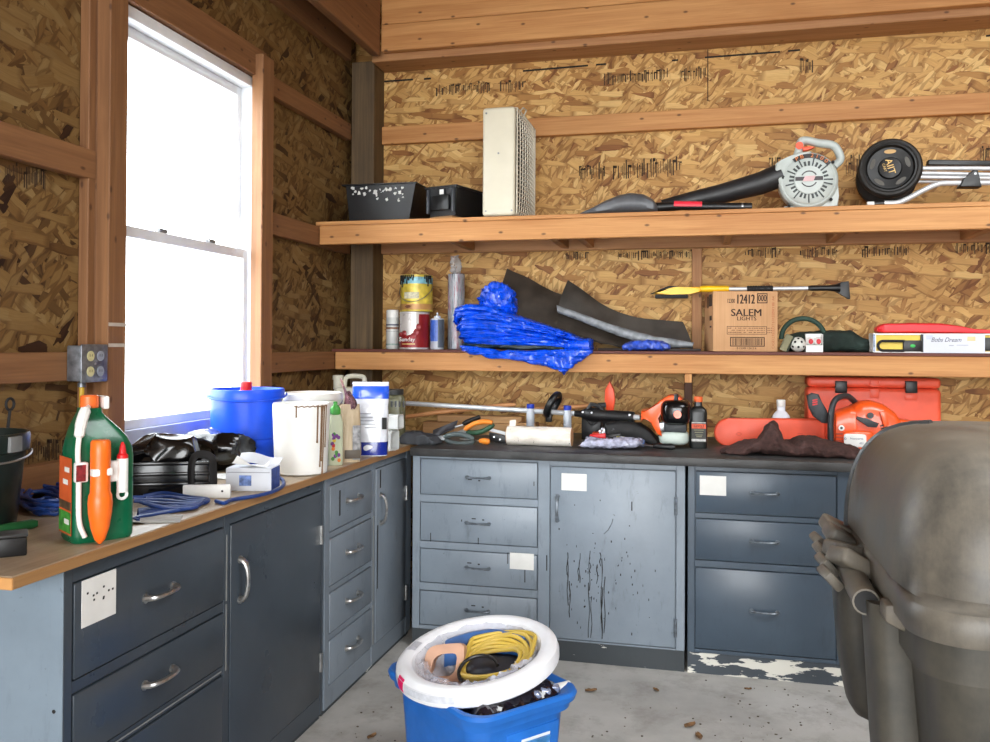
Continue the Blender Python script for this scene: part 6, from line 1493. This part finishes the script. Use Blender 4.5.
m = MB(); m.hexa([(.335, 1.80, .89), (.40, 1.80, .86), (.40, 1.86, .86), (.335, 1.86, .89), (.335, 1.80, .925), (.40, 1.80, .925), (.40, 1.86, .925), (.335, 1.86, .925)], .008); m.build('handle_bracket', BIN, r)
cr = [(bx0+.03, 2.08, zl+.008), (bx0+.045, 2.05, zl+.006), (bx0+.055, 2.06, zl+.02), (bx0+.062, 2.05, zl+.034)]
MB().tube(cr, .0025, 6).build('crack', MATTE, r)
# two tall side panels under the handle
for (y, z0, x, w) in ((2.21, .54, .350, .085), (1.93, .40, .376, .09)):
    R_ = []
    for i in range(17):
        t = i/16; z = .905-(.905-z0)*t; k = 1 if t < .85 else math.sqrt(max(.02, 1-((t-.85)/.15)**2))
        xo = x+.03*t+.035*max(0, t-.6)
        R_.append([(xo-.0+.06*k*math.copysign(abs(math.cos(s_))**.6, math.cos(s_)), y+w*.8*(.35+.65*k)*math.copysign(abs(math.sin(s_))**.6, math.sin(s_)), z) for s_ in [2*PI*j/24 for j in range(24)]])
    MB().rings(R_).build('side_panel', BIN2, r)
# dry leaves and grit on the floor
LF = pm('dry_leaf', (120, 88, 56), .8, var=.3, vs=60)
def leaf(label, px_, py_, s_, a, seed, group=None):
    c_ = az(px_, py_, 0); T = frame((c_.x, c_.y, 0), a)
    G = [[(s_*(u-.5), s_*.5*(v-.5)*math.sin(PI*min(.98, max(.04, u)))**.6, .004+s_*.28*abs(v-.5)**1.2+.25*s_*abs(u-.5)**2+.05*s_*noise.noise(V((u*4, v*4, seed)))) for v in [j/6 for j in range(7)]] for u in [i/12 for i in range(13)]]
    o = MB(T).sheet(G, .0012).build('dry_leaf', LF); tagit(o, label, 'leaf', group); return o
leaf('brown dry leaf on the floor right of the tote rim', 591, 692, .05, .4, 1)
leaf('brown dry leaf lying nearest the bottom edge on the open floor', 699, 738, .05, 1.9, 3)
leaf('curled brown leaf at the centre of the open floor', 690, 727, .055, .8, 4)
leaf('small dark leaf on the floor near the grey cabinet door', 656, 691, .035, 2.3, 6)
leaf('small leaf on the floor before the chipped kick plate', 748, 690, .03, .2, 7)
leaf('small leaf left of the blue tote on the floor', 372, 738, .045, 1.2, 8)
rn = random.Random(77); m = MB()
for k in range(110):
    px_ = rn.choice((rn.uniform(585, 835), rn.uniform(320, 395), rn.gauss(775, 30))); py_ = rn.uniform(668, 742)
    c_ = az(px_, py_, 0)
    if c_.y > 3.83 or c_.x < -1.36: continue
    s_ = rn.uniform(.0012, .005); m.pillow(c_+V((0, 0, s_*.3)), s_, s_*.8, s_*.4, .8, .8, 6, 4)
tagit(m.build('grit', pm('grit', (84, 72, 58), .9, var=.4), origin=(0, 3, 0)), 'scattered dark grit and debris on the concrete floor', 'grit', None, 'stuff')
WORLD = 16.5; SIDE_SKY = .6
# ---------------------------------------------------------------- light: hazy bright sky through the window and the open doorway
wd = bpy.data.worlds.new('world'); S.world = wd; wd.use_nodes = True
nt = wd.node_tree; bg = nt.nodes['Background']
tc = nt.nodes.new('ShaderNodeTexCoord'); sp = nt.nodes.new('ShaderNodeSeparateXYZ'); nt.links.new(tc.outputs['Generated'], sp.inputs[0])
rp = nt.nodes.new('ShaderNodeValToRGB'); rp.color_ramp.elements[0].position = .35; rp.color_ramp.elements[0].color = (.45, .45, .44, 1)
rp.color_ramp.elements[1].position = .6; rp.color_ramp.elements[1].color = (.95, .98, 1.0, 1)
mr = nt.nodes.new('ShaderNodeMapRange'); mr.inputs[1].default_value = -1; mr.inputs[2].default_value = 1
nt.links.new(sp.outputs[2], mr.inputs[0]); nt.links.new(mr.outputs[0], rp.inputs[0]); nt.links.new(rp.outputs[0], bg.inputs[0])
# the sun stands behind thin cloud on the doorway side, so that half of the sky is brighter
m2 = nt.nodes.new('ShaderNodeMapRange'); m2.inputs[1].default_value = -1; m2.inputs[2].default_value = .2; m2.inputs[3].default_value = WORLD; m2.inputs[4].default_value = WORLD*SIDE_SKY
nt.links.new(sp.outputs[1], m2.inputs[0]); nt.links.new(m2.outputs[0], bg.inputs[1])
def portal(name, loc, rot, sx, sy):
    l = bpy.data.lights.new(name, 'AREA'); l.shape = 'RECTANGLE'; l.size = sx; l.size_y = sy; l.cycles.is_portal = True
    o = bpy.data.objects.new(name, l); COL.objects.link(o); o.location = loc; o.rotation_euler = rot
portal('doorway_light', ((DX0+DX1)/2, YR-.03, DZ/2), (PI/2, 0, 0), DX1-DX0, DZ)
portal('window_light', (-2.14, (WY0+WY1)/2, (WZ0+WZ1)/2), (0, -PI/2, 0), WZ1-WZ0, WY1-WY0)

portal('added_roof_opening', ((SKX0+SKX1)/2, (SKY0+SKY1)/2, ZC+.06), (0, 0, 0), SKX1-SKX0, SKY1-SKY0)  # portal of the added ceiling opening
